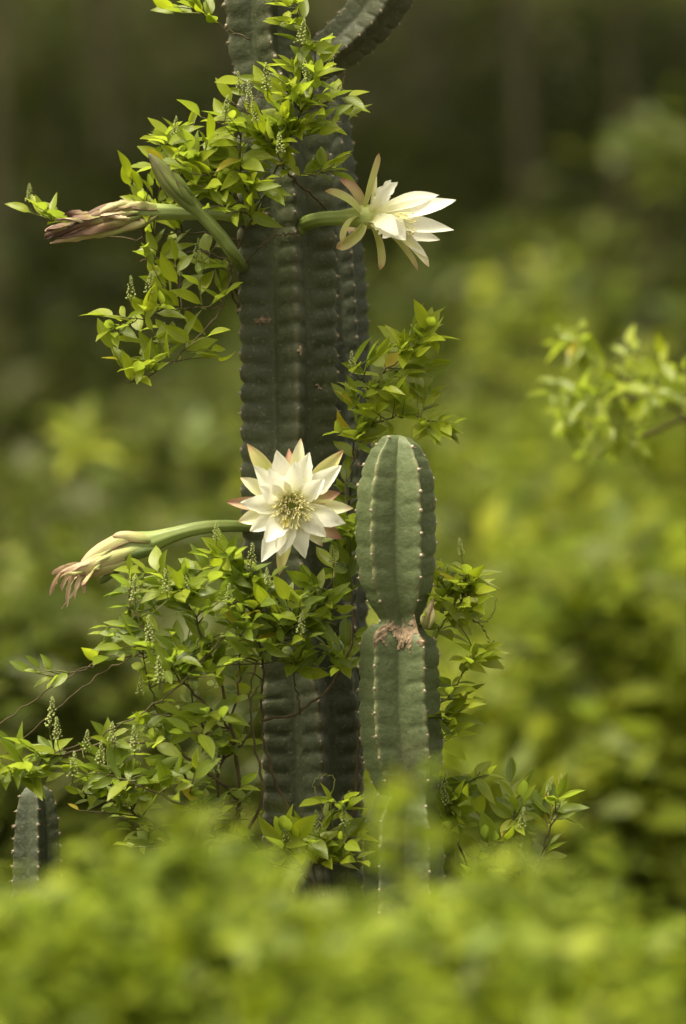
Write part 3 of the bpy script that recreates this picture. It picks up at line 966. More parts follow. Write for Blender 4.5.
class Vine:
    def __init__(s, name, label, cat, root_xy, leaves, seed, y=D, leaf_px=(26, 38), group=None):
        s.y = y
        s.root = np.array([root_xy[0], root_xy[1], g0(*root_xy)])
        s.e = empty(name, s.root)
        tag(s.e, label, cat, group)
        s.b = MB(); s.pts = []; s.lr = np.random.default_rng(seed); s.leaves = leaves; s.nl = 0
        s.leaf_px = leaf_px
        s.maxl = 300; s.droop = 0.0

    def W(s, k):
        return P(k[0], k[1], s.y + (k[2] if len(k) > 2 else 0))

    def branch(s, keys, r0=1.8, r1=0.8, attract=True, green=False):
        """keys in pixels (x, row, depth offset); radii in millimetres"""
        k = [q if isinstance(q, np.ndarray) else s.W(q) for q in keys]
        n = max(10, 6 * len(k))
        p = smooth_path(k, n)
        p[1:-1] += s.lr.normal(0, 0.0013, (n - 2, 3))
        s.b.tube(p, np.linspace(r0, r1, n) * 1e-3, 6, 1 if green else 0)
        if attract: s.pts.append(p)
        return p

    def ground_stem(s, key, r0=4.5, r1=2.4):
        t = s.W(key)
        a = s.root + np.array([0, 0, -0.02])
        m1 = a + (t - a) * 0.4 + np.array([0.03, 0.02, 0.03]); m2 = a + (t - a) * 0.75 + np.array([-0.02, 0.0, 0.0])
        s.branch([a, m1, m2, t], r0, r1, False)

    def leaf(s, p, d, n, L):
        if s.nl >= s.maxl: return
        s.nl += 1
        place('leaf', s.leaves[s.lr.integers(len(s.leaves))], s.e, p, d, n, L)

    def twig(s, a, e, nleaf, span_px=48, size=1.0, r0=1.0):
        lr = s.lr
        v = e - a
        L = np.linalg.norm(v)
        up = np.array([0, 0, 1.0])
        m = a + v * 0.5 + up * L * lr.uniform(-0.05, 0.14) + lr.normal(0, 0.05 * L, 3)
        q = np.linspace(0, 1, 9)[:, None]
        p = (1 - q) ** 2 * a + 2 * q * (1 - q) * m + q ** 2 * e
        s.b.tube(p, np.linspace(r0, 0.45, 9) * 1e-3, 5, 0 if L > 0.05 else 1)
        tan = nrm(p[-1] - p[-3])
        px = K * s.y
        span = min(span_px * px, L * 0.95)
        seg = np.linalg.norm(np.diff(p, axis=0), axis=1); S = np.concatenate([[0], np.cumsum(seg)])
        view = np.array([0, -1.0, 0])
        az = lr.uniform(0, 6.28)
        for i in range(nleaf):
            f = i / max(nleaf - 1, 1)
            sv = S[-1] - span * (1 - f)
            pos = np.array([np.interp(sv, S, p[:, k]) for k in range(3)])
            ti = nrm(np.array([np.interp(min(sv + .006, S[-1]), S, p[:, k]) for k in range(3)]) - np.array([np.interp(max(sv - .006, 0), S, p[:, k]) for k in range(3)]))
            sgn = 1 if i % 2 else -1
            sd = np.cross(ti, np.array([0.2, -0.5, 1.0])); sd = nrm(sd)
            az = az + lr.normal(0, .5)
            if i == nleaf - 1:
                d = ti + lr.normal(0, .22, 3) + up * .3
            else:
                d = ti * lr.uniform(.4, .95) + sd * sgn * lr.uniform(.4, .95) + lr.normal(0, .25, 3) + up * (lr.uniform(-.2, .6) - s.droop)
            nn = up * lr.uniform(.35, 1.0) + view * lr.uniform(.0, .95) + lr.normal(0, .33, 3) + np.array([-.2, 0, 0])
            ln = lr.uniform(*s.leaf_px) * px * size * (1.0 if i < nleaf - 2 else lr.uniform(.6, 1.0))
            s.leaf(pos, d, nn, ln)

    def clump(s, cx, cy, rx, ry, d0, d1, n, nleaf=(3, 5), size=1.0):
        lr = s.lr
        allp = np.concatenate(s.pts)
        for i in range(n):
            a = lr.uniform(0, 6.283); q = math.sqrt(lr.uniform(0, 1))
            e = s.W((cx + rx * q * math.cos(a), cy + ry * q * math.sin(a), lr.uniform(d0, d1)))
            dv = allp - e
            dist = np.linalg.norm(dv * np.array([1, .7, 1]), axis=1) + np.clip(dv[:, 2], 0, None) * 4
            dist = np.abs(dist - 0.03) + lr.uniform(0, .012, len(dist))
            a0 = allp[int(np.argmin(dist))]
            s.twig(a0, e, int(lr.integers(nleaf[0], nleaf[1] + 1)), 48, size)

    def spike(s, x, yrow, d, L=32, lean=0.0):
        """flower spike: base pixel, length in pixels"""
        p = s.W((x, yrow, d))
        allp = np.concatenate(s.pts)
        i = int(np.argmin(np.linalg.norm(allp - p, axis=1)))
        m = (allp[i] + p) / 2 + np.array([0, 0, -.004])
        s.b.tube(np.array([allp[i], m, p]), [0.0006, 0.0005, 0.0005], 4, 1)
        dirv = Vector((lean + s.lr.normal(0, .12), s.lr.normal(0, .15), 1)).normalized()
        o = bpy.data.objects.new('flower_spike', SPIKES[s.lr.integers(3)])
        o.parent = s.e
        q = dirv.to_track_quat('Z', 'Y').to_matrix().to_4x4() @ Matrix.Rotation(s.lr.uniform(0, 6.28), 4, 'Z')
        o.matrix_basis = Matrix.Translation(Vector(p) - s.e.location) @ q @ Matrix.Scale(L * K * s.y, 4)
        col.objects.link(o)

    def done(s):
        s.b.build('stem', [M['twig'], M['twig_green']], s.e)


# --- climber on the upper half of the tall column, left side
v = Vine('climbing_vine', 'yellow green leafy vine climbing the upper part of the tall cactus', 'vine', (-0.17, D + 0.22), LEAF_V, 11)
v.ground_stem((300, 700, .17))
v.branch([(300, 700, .17), (270, 560, .17), (258, 430, .16), (245, 320, .12), (230, 280, .05), (232, 262, -.02), (252, 218, -.05), (280, 165, -.055), (292, 130, -.05)], 2.4, 0.9)
v.branch([(252, 218, -.05), (222, 186, -.06), (190, 158, -.05), (160, 146, -.04)], 1.4, .6)
v.branch([(240, 240, -.01), (190, 232, .03), (120, 238, .04), (70, 226, .02), (42, 214, .0)], 1.2, .5)
v.branch([(252, 218, -.05), (240, 160, -.07), (245, 115, -.06), (262, 90, -.06)], 1.4, .7)
v.branch([(300, 235, -.05), (284, 234, -.06), (262, 246, -.055), (243, 266, -.03)], 1.3, 1.0, False)
v.clump(36, 208, 14, 9, -.02, .01, 3, (3, 4))
v.clump(160, 140, 25, 16, -.08, .02, 6)
v.clump(150, 178, 32, 22, -.06, .02, 13)
v.clump(205, 150, 44, 38, -.12, .0, 26)
v.clump(232, 190, 36, 34, -.12, -.04, 16)
for (x, r_, d_) in [(240, 96, -.10), (224, 125, -.12), (250, 106, -.13), (174, 142, -.07), (29, 208, -.01)]:
    v.spike(x, r_, d_, random.uniform(24, 36))
v.done()
n_up = v.nl

# --- climber over the top of the column
v = Vine('topmost_vine', 'leafy vine with flower spikes twining over the tall cactus above the side blossom', 'vine', (-0.06, D + 0.26), LEAF_V, 13)
v.ground_stem((304, 700, .19))
v.branch([(304, 700, .19), (290, 520, .18), (300, 380, .17), (322, 260, .13), (328, 215, .05), (300, 185, -.03), (282, 160, -.055), (302, 112, -.05), (314, 62, -.04), (302, 18, -.04), (288, -20, -.04)], 2.2, 0.9)
v.branch([(280, 165, -.055), (310, 175, -.05), (338, 170, -.04)], 1.0, .5)
v.branch([(250, 40, -.03), (225, 28, -.03), (205, 14, -.03)], 1.0, .5)
v.branch([(302, 112, -.05), (330, 100, -.02), (345, 76, -.02)], 1.2, .6)
v.clump(255, 108, 32, 28, -.11, -.05, 13)
v.clump(288, 130, 32, 46, -.11, -.06, 16)
v.clump(305, 60, 30, 36, -.10, -.03, 10)
v.clump(338, 95, 22, 30, -.06, .0, 5)
v.clump(330, 168, 22, 10, -.06, -.02, 3)
v.clump(285, 10, 22, 20, -.08, -.03, 5)
v.clump(190, 8, 22, 10, -.06, -.02, 4, (3, 4))
for (x, r_, d_) in [(299, 52, -0.08), (309, 86, -0.09), (332, 78, -0.04), (281, 160, -0.12), (268, 98, -0.1), (258, 128, -0.12)]:
    v.spike(x, r_, d_, random.uniform(26, 36))
v.done()

v = Vine('hanging_vine', 'loose leafy vine spray hanging below the shrivelled flower and the closed bud', 'vine', (-0.10, D + 0.24), LEAF_V, 12)
v.ground_stem((296, 700, .18))
v.branch([(296, 700, .18), (264, 560, .18), (254, 430, .16), (240, 320, .12), (228, 284, .05), (232, 262, -.02)], 2.2, 1.4, False)
v.branch([(232, 262, -.02), (200, 252, .0), (165, 258, .02), (140, 262, .02)], 1.3, .6)
v.branch([(222, 306, -.03), (190, 308, -.02), (150, 318, -.02), (118, 326, -.03)], 1.2, .6)
v.branch([(232, 262, -.02), (222, 306, -.03), (190, 344, -.04), (158, 372, -.05), (128, 384, -.05)], 1.5, .7)
v.clump(180, 250, 40, 26, -.04, .05, 9)
v.clump(205, 285, 26, 26, -.06, .02, 5)
v.clump(128, 326, 26, 12, -.06, .0, 5)
v.clump(170, 318, 32, 18, -.07, .02, 6)
v.clump(140, 356, 32, 16, -.08, -.02, 6)
v.clump(205, 345, 18, 18, -.07, .0, 3, (2, 4))
v.spike(131, 306, -.06, 30); v.spike(148, 300, -.06, 28); v.spike(196, 262, -.05, 24)
v.done()

# --- loose shrub at the left foot
v = Vine('leafy_shrub', 'wide leafy shrub with bare arching twigs left of the tall cactus', 'shrub', (-0.13, D - 0.05), LEAF_L, 23)
v.ground_stem((232, 860, -.06), 6, 3.5)
v.branch([(232, 860, -.06), (240, 800, -.07), (232, 730, -.09), (215, 670, -.10), (190, 610, -.10), (165, 575, -.10)], 3.2, .9)
v.branch([(232, 730, -.09), (200, 700, -.12), (165, 660, -.14), (135, 615, -.13), (128, 590, -.13)], 1.8, .7)
v.branch([(-8, 728, -.05), (45, 692, -.06), (95, 664, -.07), (150, 655, -.08), (185, 660, -.10)], .8, 1.1, False)
v.branch([(-2, 760, -.08), (50, 715, -.10), (100, 675, -.12), (140, 655, -.12), (205, 645, -.10)], .7, 1.0, False)
v.branch([(45, 758, -.12), (95, 738, -.14), (150, 708, -.16), (195, 668, -.16), (222, 638, -.14)], .8, 1.2, False)
v.branch([(95, 664, -.07), (70, 672, -.07), (50, 680, -.07)], .8, .6)
v.branch([(232, 860, -.06), (262, 800, -.09), (256, 750, -.10), (250, 690, -.11), (262, 650, -.11)], 2.4, 1.0)
v.clump(150, 592, 36, 22, -.17, -.05, 12)
v.clump(128, 640, 26, 22, -.18, -.08, 8)
v.clump(190, 600, 40, 30, -.18, -.06, 13)
v.clump(172, 660, 38, 28, -.20, -.06, 12)
v.clump(215, 640, 30, 36, -.20, -.08, 9)
v.clump(185, 720, 40, 28, -.20, -.06, 10)
v.clump(36, 672, 10, 6, -.08, -.06, 3, (3, 3), .85)
for (x, r_, d_) in [(185, 595, -.16), (168, 600, -.17), (135, 610, -.15), (150, 650, -.18), (160, 690, -.18)]:
    v.spike(x, r_, d_, random.uniform(24, 36))
v.done()
n_left = v.nl

# --- finely twigged shrub filling the space under it
v = Vine('twiggy_shrub', 'finely twigged small leaved shrub at the left foot of the tall cactus', 'shrub', (-0.18, D - 0.02), LEAF_L, 29, leaf_px=(20, 31))
v.ground_stem((205, 870, -.05), 5, 3)
v.branch([(205, 870, -.05), (212, 820, -.06), (222, 760, -.07), (235, 700, -.07), (240, 650, -.06), (236, 610, -.05)], 2.6, .8)
v.branch([(212, 820, -.06), (185, 775, -.08), (165, 730, -.08), (150, 690, -.08), (142, 650, -.08)], 2.0, .7)
v.branch([(205, 870, -.05), (160, 830, -.08), (120, 805, -.09), (90, 790, -.09)], 1.9, .7)
v.branch([(222, 760, -.07), (245, 740, -.09), (252, 700, -.10), (270, 670, -.10)], 1.6, .7)
v.branch([(222, 760, -.07), (200, 720, -.10), (188, 680, -.10), (186, 640, -.10)], 1.5, .6)
for q_ in [(200, 690, 55, 26, 11), (232, 725, 22, 34, 7), (160, 735, 46, 26, 9), (180, 790, 54, 30, 11), (226, 822, 30, 26, 7), (110, 795, 50, 20, 9), (150, 830, 46, 20, 8), (160, 640, 60, 26, 9), (235, 630, 30, 34, 6)]:
    v.clump(*q_[:4], -.15, -.02, q_[4])
for (x, r_, d_) in [(140, 700, -.12), (200, 665, -.14), (160, 790, -.13), (215, 780, -.13)]:
    v.spike(x, r_, d_, random.uniform(22, 32))
v.done()
# --- low spreading shrub round the small cactus
v = Vine('spreading_shrub', 'low spreading shrub with many flower spikes around the small dark cactus stem', 'shrub', (-0.16, D - 0.12), LEAF_L, 27)
v.ground_stem((225, 850, -.09), 5, 3)
v.branch([(225, 850, -.09), (236, 820, -.08), (240, 800, -.07)], 3, 2.4)
v.branch([(240, 800, -.07), (200, 810, -.12), (150, 790, -.15), (110, 775, -.15)], 2.0, .8)
v.branch([(240, 800, -.07), (205, 770, -.10), (160, 745, -.12), (100, 745, -.12), (50, 760, -.12), (10, 775, -.12)], 2.4, .8)
v.clump(130, 765, 46, 24, -.20, -.08, 12)
v.clump(55, 770, 46, 18, -.18, -.08, 10)
v.clump(15, 760, 20, 22, -.18, -.08, 4)
v.clump(185, 785, 40, 28, -.20, -.06, 8)
v.clump(240, 800, 24, 24, -.16, -.08, 3, (2, 4))
for (x, r_, d_) in [(50, 735, -0.13), (58, 745, -0.14), (85, 758, -0.15), (112, 748, -0.15), (100, 770, -0.16), (135, 758, -0.16), (72, 785, -0.15)]:
    v.spike(x, r_, d_, random.uniform(26, 38))
v.done()

# --- climber hugging the lower half of the tall column, between the columns
v = Vine('column_vine', 'dense green vine around the middle of the tall cactus under the open blossom', 'vine', (-0.03, D - 0.07), LEAF_L, 31)
v.ground_stem((312, 900, -.07), 5, 3)
v.branch([(312, 900, -.07), (300, 840, -.04), (272, 770, -.05), (262, 720, -.05), (262, 660, -.06), (250, 600, -.06), (242, 560, -.06)], 2.6, .9)
v.branch([(262, 720, -.05), (300, 712, -.05), (335, 680, -.04), (352, 640, -.03), (350, 580, -.01), (348, 520, .0), (346, 470, .0)], 2.2, .8)
v.branch([(262, 660, -.06), (290, 630, -.08), (320, 600, -.07), (335, 575, -.06)], 1.8, .7)
v.branch([(300, 715, -.05), (296, 690, -.06), (292, 660, -.07)], 1.4, .8)
v.clump(215, 570, 26, 16, -.13, -.05, 8)
v.clump(250, 600, 36, 26, -.15, -.07, 14)
v.clump(285, 622, 36, 28, -.15, -.07, 14)
v.clump(325, 600, 24, 30, -.12, -.03, 10)
v.clump(318, 650, 32, 22, -.12, -.03, 9)
v.clump(345, 540, 12, 60, -.05, .05, 12)
v.clump(352, 640, 8, 30, -.04, .03, 4)
v.clump(240, 655, 28, 26, -.16, -.08, 8)
for (x, r_, d_) in [(216, 545, -.12), (268, 590, -.15), (228, 610, -.14), (333, 570, -.10), (300, 640, -.14), (250, 575, -.12)]:
    v.spike(x, r_, d_, random.uniform(22, 32))
v.done()
n_mid = v.nl

# --- low climber at the foot of the two columns
v = Vine('foot_climber', 'small leafy climber with a looping tendril before the dark foot of the tall cactus', 'vine', (0.0, D - 0.10), LEAF_V, 33)
v.ground_stem((322, 900, -.10), 4, 2.4)
v.branch([(322, 900, -.10), (312, 862, -.10), (320, 830, -.10), (338, 805, -.10), (352, 790, -.09)], 1.8, .7)
v.branch([(322, 900, -.10), (300, 866, -.10), (288, 845, -.10), (276, 836, -.10)], 1.4, .6)
v.branch([(320, 830, -.10), (345, 842, -.11), (358, 834, -.11)], 1.2, .6)
v.branch([(330, 838, -.10), (318, 800, -.11), (313, 782, -.11), (322, 775, -.11), (334, 778, -.11), (330, 800, -.11)], .6, .5, False, True)
v.clump(338, 806, 20, 16, -.14, -.09, 5)
v.clump(330, 835, 30, 14, -.15, -.09, 6)
v.clump(290, 838, 26, 14, -.14, -.09, 6, (3, 4), 1.15)
v.clump(345, 858, 24, 12, -.15, -.09, 5)
v.clump(270, 858, 30, 10, -.14, -.09, 4)
for (x, r_, d_) in [(345, 832, -.13), (288, 848, -.13), (320, 838, -.13)]:
    v.spike(x, r_, d_, 28)
v.done()

# --- sprig rising behind the short column
v = Vine('tall_sprig', 'upright leafy sprig rising between the tall cactus and the short cactus tip', 'shrub', (0.02, D + 0.05), LEAF_V, 41)
v.ground_stem((362, 700, .04), 3.5, 2)
v.branch([(362, 700, .04), (352, 600, .04), (350, 500, .03), (356, 440, .02), (372, 390, .01), (395, 362, .0), (416, 345, .0)], 1.9, .7)
v.branch([(356, 440, .02), (372, 425, .0), (392, 418, -.01), (418, 418, -.01), (438, 425, -.01)], 1.2, .6)
v.branch([(372, 390, .01), (362, 380, -.02), (352, 372, -.03)], 1.0, .6)
v.clump(424, 336, 16, 12, -.03, .02, 5, (4, 5), 1.15)
v.clump(395, 365, 28, 18, -.06, .04, 9, (4, 5), 1.1)
v.clump(368, 395, 24, 22, -.07, .03, 9)
v.clump(400, 400, 34, 16, -.05, .03, 8)
v.clump(434, 424, 18, 14, -.04, .02, 5)
v.clump(352, 440, 14, 22, -.05, .03, 5)
v.spike(352, 372, -.05, 22)
v.done()

# --- sprays to the right of the short column
v = Vine('side_spray', 'bright leafy spray with curling tendrils beside the waist of the short cactus', 'shrub', (0.13, D + 0.02), LEAF_V, 43)
v.ground_stem((436, 830, .01), 3.5, 2)
v.branch([(436, 830, .01), (440, 760, .0), (432, 690, .0), (432, 650, .0), (448, 616, .0), (462, 594, -.01), (470, 572, -.01)], 1.8, .8)
v.branch([(432, 690, .0), (444, 700, -.02), (458, 682, -.03), (470, 662, -.03), (480, 655, -.03)], 1.3, .7)
v.branch([(448, 616, .0), (466, 618, -.02), (484, 622, -.02), (494, 612, -.02), (497, 598, -.02)], .7, .4, False)
v.branch([(470, 618, -.02), (482, 626, -.02), (487, 636, -.02), (490, 644, -.02), (494, 642, -.02)], .6, .35, False)
v.clump(460, 575, 24, 16, -0.11, -0.02, 10)
v.clump(478, 600, 18, 18, -0.11, -0.03, 6)
v.clump(446, 610, 18, 22, -0.10, -0.02, 8)
v.clump(472, 664, 18, 12, -0.12, -0.05, 5)
v.clump(455, 700, 18, 18, -0.11, -0.05, 5)
v.clump(447, 730, 12, 16, -0.10, -0.03, 4)
v.spike(437, 585, -.03, 26); v.spike(462, 560, -.04, 22)
v.done()

# --- small shrub right of the foot of the short column
v = Vine('low_shrub', 'low open shrub with thin dark twigs right of the short cactus foot', 'shrub', (0.20, D - 0.06), LEAF_L, 47)
v.ground_stem((478, 900, -.05), 4, 2.4)
v.branch([(478, 900, -.05), (486, 862, -.05), (505, 838, -.06), (514, 815, -.06), (518, 795, -.06)], 1.7, .7)
v.branch([(478, 900, -.05), (462, 850, -.05), (455, 815, -.05), (462, 790, -.06), (480, 772, -.06)], 1.6, .7)
v.branch([(486, 862, -.05), (525, 886, -.06), (540, 858, -.07), (550, 830, -.07), (560, 806, -.07)], 1.5, .7)
v.clump(470, 784, 28, 14, -.10, -.02, 8)
v.clump(448, 815, 18, 24, -.09, -.02, 8)
v.clump(520, 792, 20, 10, -.10, -.03, 5)
v.clump(500, 835, 26, 20, -.10, -.03, 6)
v.clump(556, 806, 18, 12, -.10, -.03, 6)
v.clump(535, 848, 22, 18, -.10, -.03, 5)
v.clump(480, 865, 34, 14, -.10, -.03, 5)
v.spike(441, 800, -.07, 30); v.spike(447, 812, -.08, 30); v.spike(560, 796, -.09, 22); v.spike(546, 795, -.09, 20); v.spike(520, 835, -.09, 28)
v.done()


# --- branch reaching in from the right, a little behind the plane of focus
YB = 7.85
v = Vine('drooping_tree', 'slender tree branch with drooping leaves reaching in behind the cactus', 'tree', (0.78, YB), LEAF_V, 53, y=YB, leaf_px=(26, 40))
v.droop = 0.9
v.ground_stem((860, 700, .0), 16, 13)
v.branch([(860, 700, 0), (850, 560, 0), (800, 470, 0), (740, 428, 0), (690, 420, 0), (640, 436, 0), (600, 432, 0), (575, 420, .03)], 7, 1.2)
v.branch([(800, 470, 0), (740, 400, .03), (690, 384, .02), (640, 388, 0), (608, 366, -.02), (585, 345, -.02)], 6, 1.2)
v.branch([(690, 420, 0), (660, 400, -.05), (625, 398, -.06), (590, 404, -.06)], 2.4, 1)
for (cx, cy, rx, ry, n_) in [(572, 338, 20, 14, 5), (556, 405, 10, 16, 3), (590, 385, 36, 20, 6), (640, 360, 34, 16, 6), (672, 385, 24, 22, 6), (618, 428, 36, 14, 6), (590, 430, 14, 24, 3), (740, 400, 40, 40, 8)]:
    v.clump(cx, cy, rx, ry, -.15, .12, n_, (4, 6), 1.0)
v.done()

# --- star of long blades on the left, out of focus
YP = 11.3


def blade_plant():
    base = P(78, 452, YP)
    root = np.array([base[0], YP, g0(base[0], YP)])
    e = empty('blade_plant', root)
    tag(e, 'blurred plant with a star of long narrow bright blades left of the cactus', 'plant')
    b = MB(); b.tube([root + np.array([0, 0, -.02]), root + (base - root) * .5 + np.array([.03, 0, 0]), base], [.005, .004, .003], 8)
    b.build('stem', M['twig'], e)
    for i, (x, z, d) in enumerate([(30, 468, -.05), (45, 432, .05), (55, 410, -.08), (92, 398, .05), (104, 420, -.05), (118, 440, .1), (125, 462, -.1), (60, 480, -.1), (98, 478, .05)]):
        t = P(x, z, YP + d)
        mid = (base + t) / 2 + np.array([0, 0, .03])
        petal(e, 'blade', base, mid, t, 0.031, (-.2, -.5, 1), M['bush_bright'], -.3, 'pointed', 0, 0, 700 + i, 9, 5, 0, .3)


blade_plant()


# ------------------------------------------------------------------ shrubs and trees out of focus
def leaf_cloud(pos, size, lr, updir=0.8, width=0.5):
    """many small folded leaves, one mesh: pos (N,3)"""
    n = len(pos)
    d = lr.normal(0, 1, (n, 3)); d[:, 2] = d[:, 2] * .5 + .1
    d /= np.linalg.norm(d, axis=1)[:, None]
    nn = lr.normal(0, .55, (n, 3)) + np.array([-.15, -.15, updir])
    x = np.cross(d, nn); x /= np.linalg.norm(x, axis=1)[:, None] + 1e-9
    z = np.cross(x, d)
    L = size * lr.uniform(.6, 1.25, n)[:, None]
    w = L * width * .5
    v0 = pos
    v1 = pos + d * L * .45 + x * w + z * w * .25
    v2 = pos + d * L * .45 - x * w + z * w * .25
    v3 = pos + d * L * .5
    v4 = pos + d * L - z * L * .12
    V = np.stack([v0, v1, v2, v3, v4], 1).reshape(-1, 3)
    i = np.arange(n)[:, None] * 5
    F = np.concatenate([i + np.array([0, 1, 3]), i + np.array([1, 4, 3]), i + np.array([0, 3, 2]), i + np.array([3, 4, 2])])
    uv = np.tile(np.array([(.5, 0), (1, .5), (0, .5), (.5, .5), (.5, 1)]), (n, 1))
    return V, F, uv


def raw_mesh(name, V, F, uv, mat, parent, tone=None):
    me = bpy.data.meshes.new(name)
    V = V - origin_of(parent)
    me.vertices.add(len(V)); me.vertices.foreach_set('co', V.astype(np.float32).ravel())
    me.loops.add(F.size); me.loops.foreach_set('vertex_index', F.astype(np.int32).ravel())
    me.polygons.add(len(F)); me.polygons.foreach_set('loop_start', (np.arange(len(F)) * 3).astype(np.int32))
    me.update(calc_edges=True)
    lay = me.uv_layers.new(name='UVMap')
    lay.data.foreach_set('uv', uv[F.ravel()].astype(np.float32).ravel())
    me.materials.append(mat)
    if tone is not None:
        at = me.attributes.new('tone', 'FLOAT', 'POINT')
        at.data.foreach_set('value', np.repeat(tone, 5).astype(np.float32))
    o = bpy.data.objects.new(name, me)
    o.parent = parent
    col.objects.link(o)
    return o


def bush(name, label, x, y, top, rx, ry, depth, mat, nclump, per, leaf, seed, cat='shrub', group=None, cl=0.10, sprigs=()):
    """shrub whose crown reaches height top; crown height depth"""
    lr = np.random.default_rng(seed)
    zg = g0(x, y)
    e = empty(name, (x, y, zg))
    tag(e, label, cat, group)
    c = np.array([x, y, top - depth / 2])
    u = lr.normal(0, 1, (nclump, 3)); u /= np.linalg.norm(u, axis=1)[:, None]
    rad = lr.uniform(.25, 1.0, nclump) ** 0.5
    C = c + u * rad[:, None] * np.array([rx, ry, depth / 2])
    C = C[C[:, 2] > zg + 0.05]
    cs = cl * lr.uniform(.5, 1.4, len(C))
    pos = np.repeat(C, per, 0) + lr.normal(0, 1, (len(C) * per, 3)) * np.repeat(cs, per)[:, None] * np.array([1, 1, .75])
    tone = np.repeat(np.clip(lr.uniform(-.5, 1.0, len(C)), 0, 1), per)
    b = MB()
    for (sx, sz, L) in sprigs:                       # upright shoots above the crown
        p0 = np.array([sx, y, sz - L]); p1 = np.array([sx, y, sz])
        q = lr.uniform(0, 1, 11)
        sp = p0 + (p1 - p0) * q[:, None] + lr.normal(0, .003, (11, 3))
        pos = np.concatenate([pos, sp]); tone = np.concatenate([tone, np.zeros(len(sp))])
        b.tube([p0, p1], [.0022, .001], 5)
    ok = pos[:, 2] > zg + .03
    pos, tone = pos[ok], tone[ok]
    V, F, uv = leaf_cloud(pos, leaf, lr)
    cr = raw_mesh('crown', V, F, uv, mat, e, tone)
    base = np.array([x, y, zg - .03])
    for k in range(min(len(C), 26)):
        q = C[k]
        m = base + (q - base) * .5 + np.array([0, 0, .12 * (q[2] - zg)]) + lr.normal(0, .03, 3)
        b.tube(smooth_path([base + lr.normal(0, .03, 3) * np.array([1, 1, 0]), m, q], 7), np.linspace(.010, .003, 7), 5)
    b.build('stem', M['twig'], e)
    return e


# foreground hedge of soft leaves, nearer than the cactus
def zrow(row, y):
    return ZC - (row - 512) * K * y


def xcol(px, y):
    return (px - 343) * K * y


fg = [(-40, 946, 4.95, .17, 'yellow green shrub in soft blur below the small cactus stem'),
      (110, 958, 4.80, .16, 'yellow green shrub in soft blur below the wide leafy shrub'),
      (235, 900, 5.05, .15, 'yellow green shrub in soft blur below the tall cactus'),
      (370, 988, 4.75, .17, 'yellow green shrub in soft blur below the short cactus, with upright shoots'),
      (505, 918, 5.00, .16, 'yellow green shrub in soft blur below the low open shrub'),
      (640, 974, 4.85, .17, 'yellow green shrub in soft blur right of the low open shrub'),
      (800, 970, 4.95, .18, None), (-200, 966, 4.95, .18, None)]
for i, (px, row, y, rx, lb) in enumerate(fg):
    spr = []
    if i == 3: spr = [(xcol(411, y), zrow(735, y), .11), (xcol(400, y), zrow(790, y), .07)]
    if i == 1: spr = [(xcol(165, y), zrow(805, y), .07), (xcol(190, y), zrow(812, y), .06), (xcol(90, y), zrow(838, y), .05)]
    bush('foreground_shrub', lb or 'yellow green shrub in soft blur at the end of the foreground shrub row', xcol(px, y), y, zrow(row, y) + .02, rx, .20, .42, M['fore'], 230, 40, .042, 800 + i,
         group='soft shrubs in the foreground', cl=.032, sprigs=spr)

# bright thicket behind, right side
def bgbush(px, row, y, rx, depth, mat, label, seed, nclump=52, per=60, leaf=.10, group=None, cl=.095, name='background_shrub'):
    return bush(name, label, xcol(px, y), y, zrow(row, y), rx, rx * .8, depth, M[mat], nclump, per, leaf, seed, group=group, cl=cl)


LB = 'blurred bright yellow green shrub in the thicket right of the short cactus'
GB = 'bright shrubs behind the cactus'
bgbush(560, 505, 11.0, .55, 1.3, 'bush_bright', LB, 1, group=GB)
bgbush(690, 455, 11.6, .60, 1.6, 'bush_bright', LB, 2, group=GB)
bgbush(640, 560, 10.4, .50, 1.0, 'bush_bright', LB, 3, group=GB)
bgbush(480, 600, 12.2, .45, 1.2, 'bush_bright', LB, 4, group=GB)
bgbush(800, 520, 10.8, .60, 1.5, 'bush_bright', LB, 5, group=GB)
LM = 'blurred mid green shrub on the slope behind the bright thicket'
GM = 'mid green shrubs on the slope'
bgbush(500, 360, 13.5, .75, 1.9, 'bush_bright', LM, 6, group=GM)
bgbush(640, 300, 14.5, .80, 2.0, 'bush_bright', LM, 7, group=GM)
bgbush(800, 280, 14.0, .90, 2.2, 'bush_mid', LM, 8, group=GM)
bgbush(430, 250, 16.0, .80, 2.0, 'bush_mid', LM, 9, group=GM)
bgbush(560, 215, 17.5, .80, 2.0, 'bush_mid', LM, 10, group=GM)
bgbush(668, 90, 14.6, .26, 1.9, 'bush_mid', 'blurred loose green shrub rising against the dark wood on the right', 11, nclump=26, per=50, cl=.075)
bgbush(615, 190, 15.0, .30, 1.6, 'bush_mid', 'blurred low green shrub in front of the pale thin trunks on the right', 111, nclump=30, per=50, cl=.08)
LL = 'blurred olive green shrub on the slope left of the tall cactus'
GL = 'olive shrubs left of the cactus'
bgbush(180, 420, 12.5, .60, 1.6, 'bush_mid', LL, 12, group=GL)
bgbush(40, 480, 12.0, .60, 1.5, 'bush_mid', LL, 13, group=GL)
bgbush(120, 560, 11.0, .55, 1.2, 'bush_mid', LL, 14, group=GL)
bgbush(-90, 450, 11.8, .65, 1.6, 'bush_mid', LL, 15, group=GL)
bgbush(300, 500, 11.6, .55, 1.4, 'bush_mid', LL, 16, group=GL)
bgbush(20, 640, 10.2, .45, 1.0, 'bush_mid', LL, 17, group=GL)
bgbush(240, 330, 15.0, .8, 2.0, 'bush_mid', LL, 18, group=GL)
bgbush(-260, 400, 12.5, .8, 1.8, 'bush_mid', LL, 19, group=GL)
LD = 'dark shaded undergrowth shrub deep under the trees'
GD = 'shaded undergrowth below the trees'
k = 0
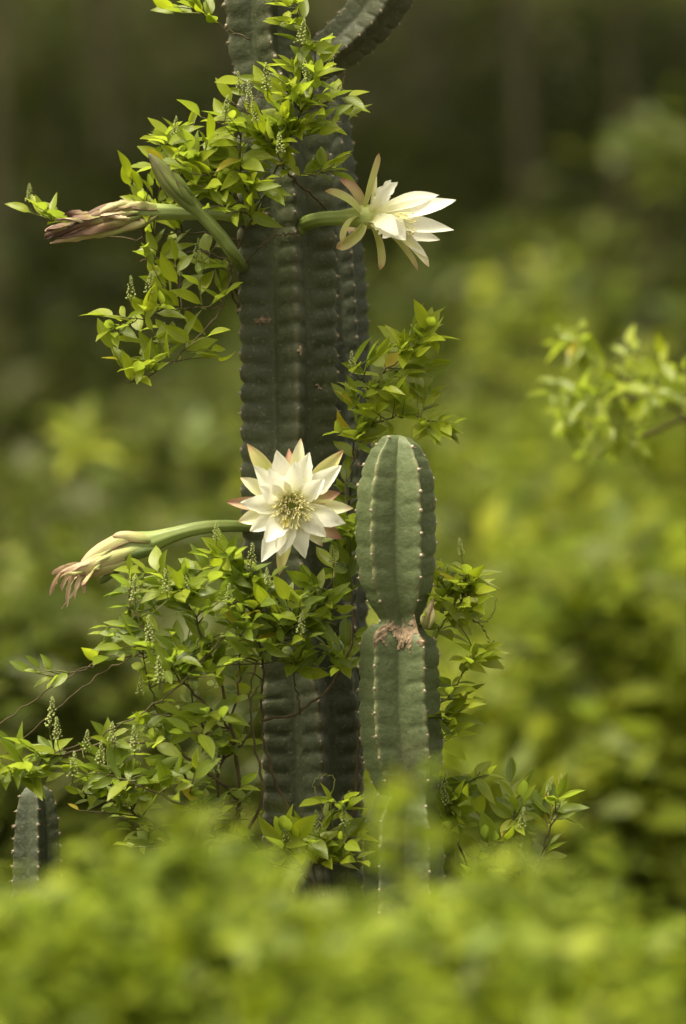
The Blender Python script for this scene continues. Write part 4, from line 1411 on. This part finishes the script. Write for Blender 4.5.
for y, row in [(19.5, 330), (22.5, 230), (26, 120), (30, 20), (35, -60), (41, -130), (48, -200)]:
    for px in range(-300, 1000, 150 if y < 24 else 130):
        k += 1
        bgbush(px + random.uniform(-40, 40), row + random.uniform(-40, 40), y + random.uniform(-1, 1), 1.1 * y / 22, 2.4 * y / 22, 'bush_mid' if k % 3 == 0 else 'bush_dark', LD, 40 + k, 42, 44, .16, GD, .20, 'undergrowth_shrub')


def tree(px, y, width_px, label, seed, h=9.0, crown=2.6, group=None, lean=0.0):
    lr = np.random.default_rng(seed)
    x = xcol(px, y); zg = g0(x, y)
    e = empty('forest_tree', (x, y, zg)); tag(e, label, 'tree', group)
    r = width_px * K * y / 2
    b = MB()
    k = [np.array([x + lean * q * h + .10 * math.sin(3 * q + seed), y, zg - .05 + q * h]) for q in np.linspace(0, 1, 6)]
    p = smooth_path(k, 30)
    b.tube(p, np.linspace(r * 1.15, r * .4, 30), 10)
    C = []
    for i in range(26):
        q = lr.uniform(.52, 1.0); a = lr.uniform(0, 6.28)
        s0 = p[int(q * 29)]
        t = s0 + np.array([math.cos(a), math.sin(a), lr.uniform(.1, .7)]) * lr.uniform(.5, 1) * crown
        b.tube(smooth_path([s0, (s0 + t) / 2 + np.array([0, 0, .2]), t], 7), np.linspace(r * .35, r * .08, 7), 6)
        for z in range(3): C.append(s0 + (t - s0) * lr.uniform(.5, 1.1) + lr.normal(0, .25, 3))
    b.build('trunk', M['bark'], e)
    C = np.array(C)
    pos = np.repeat(C, 70, 0) + lr.normal(0, .42, (len(C) * 70, 3))
    V, F, uv = leaf_cloud(pos, .34, lr)
    raw_mesh('crown', V, F, uv, M['bush_dark'], e)


LT = 'tall slender forest tree standing in the dark wood'
GT = 'trees of the dark wood'
for i, (px, y, w) in enumerate([(545, 21, 13), (652, 22, 12), (8, 20, 15), (-620, 20.5, 28), (1330, 21, 30), (-200, 22.5, 22), (900, 22.5, 22), (140, 25, 20), (250, 30, 22), (420, 28, 20), (-160, 22, 26), (820, 23, 28), (330, 23.5, 10), (740, 32, 22), (-320, 27, 26), (980, 28, 26), (90, 33, 24), (500, 34, 22)]):  # trees beyond the frame edges added, crowns enlarged, to shade the undergrowth
    tree(px, y, w, {0: 'pale slender tree trunk in the dark wood right of the side blossom', 1: 'pale thin tree trunk in the dark wood behind the loose green shrub', 2: 'pale tree trunk in the dark wood left of the shrivelled flower'}.get(i, LT), 60 + i, 9.5, 3.9, GT, random.uniform(-.02, .02))

print('LEAVES', [(o.name, len([c for c in o.children if c.name.startswith('leaf')])) for o in bpy.data.objects if o.parent is None and o.type == 'EMPTY' and len(o.children) > 20])
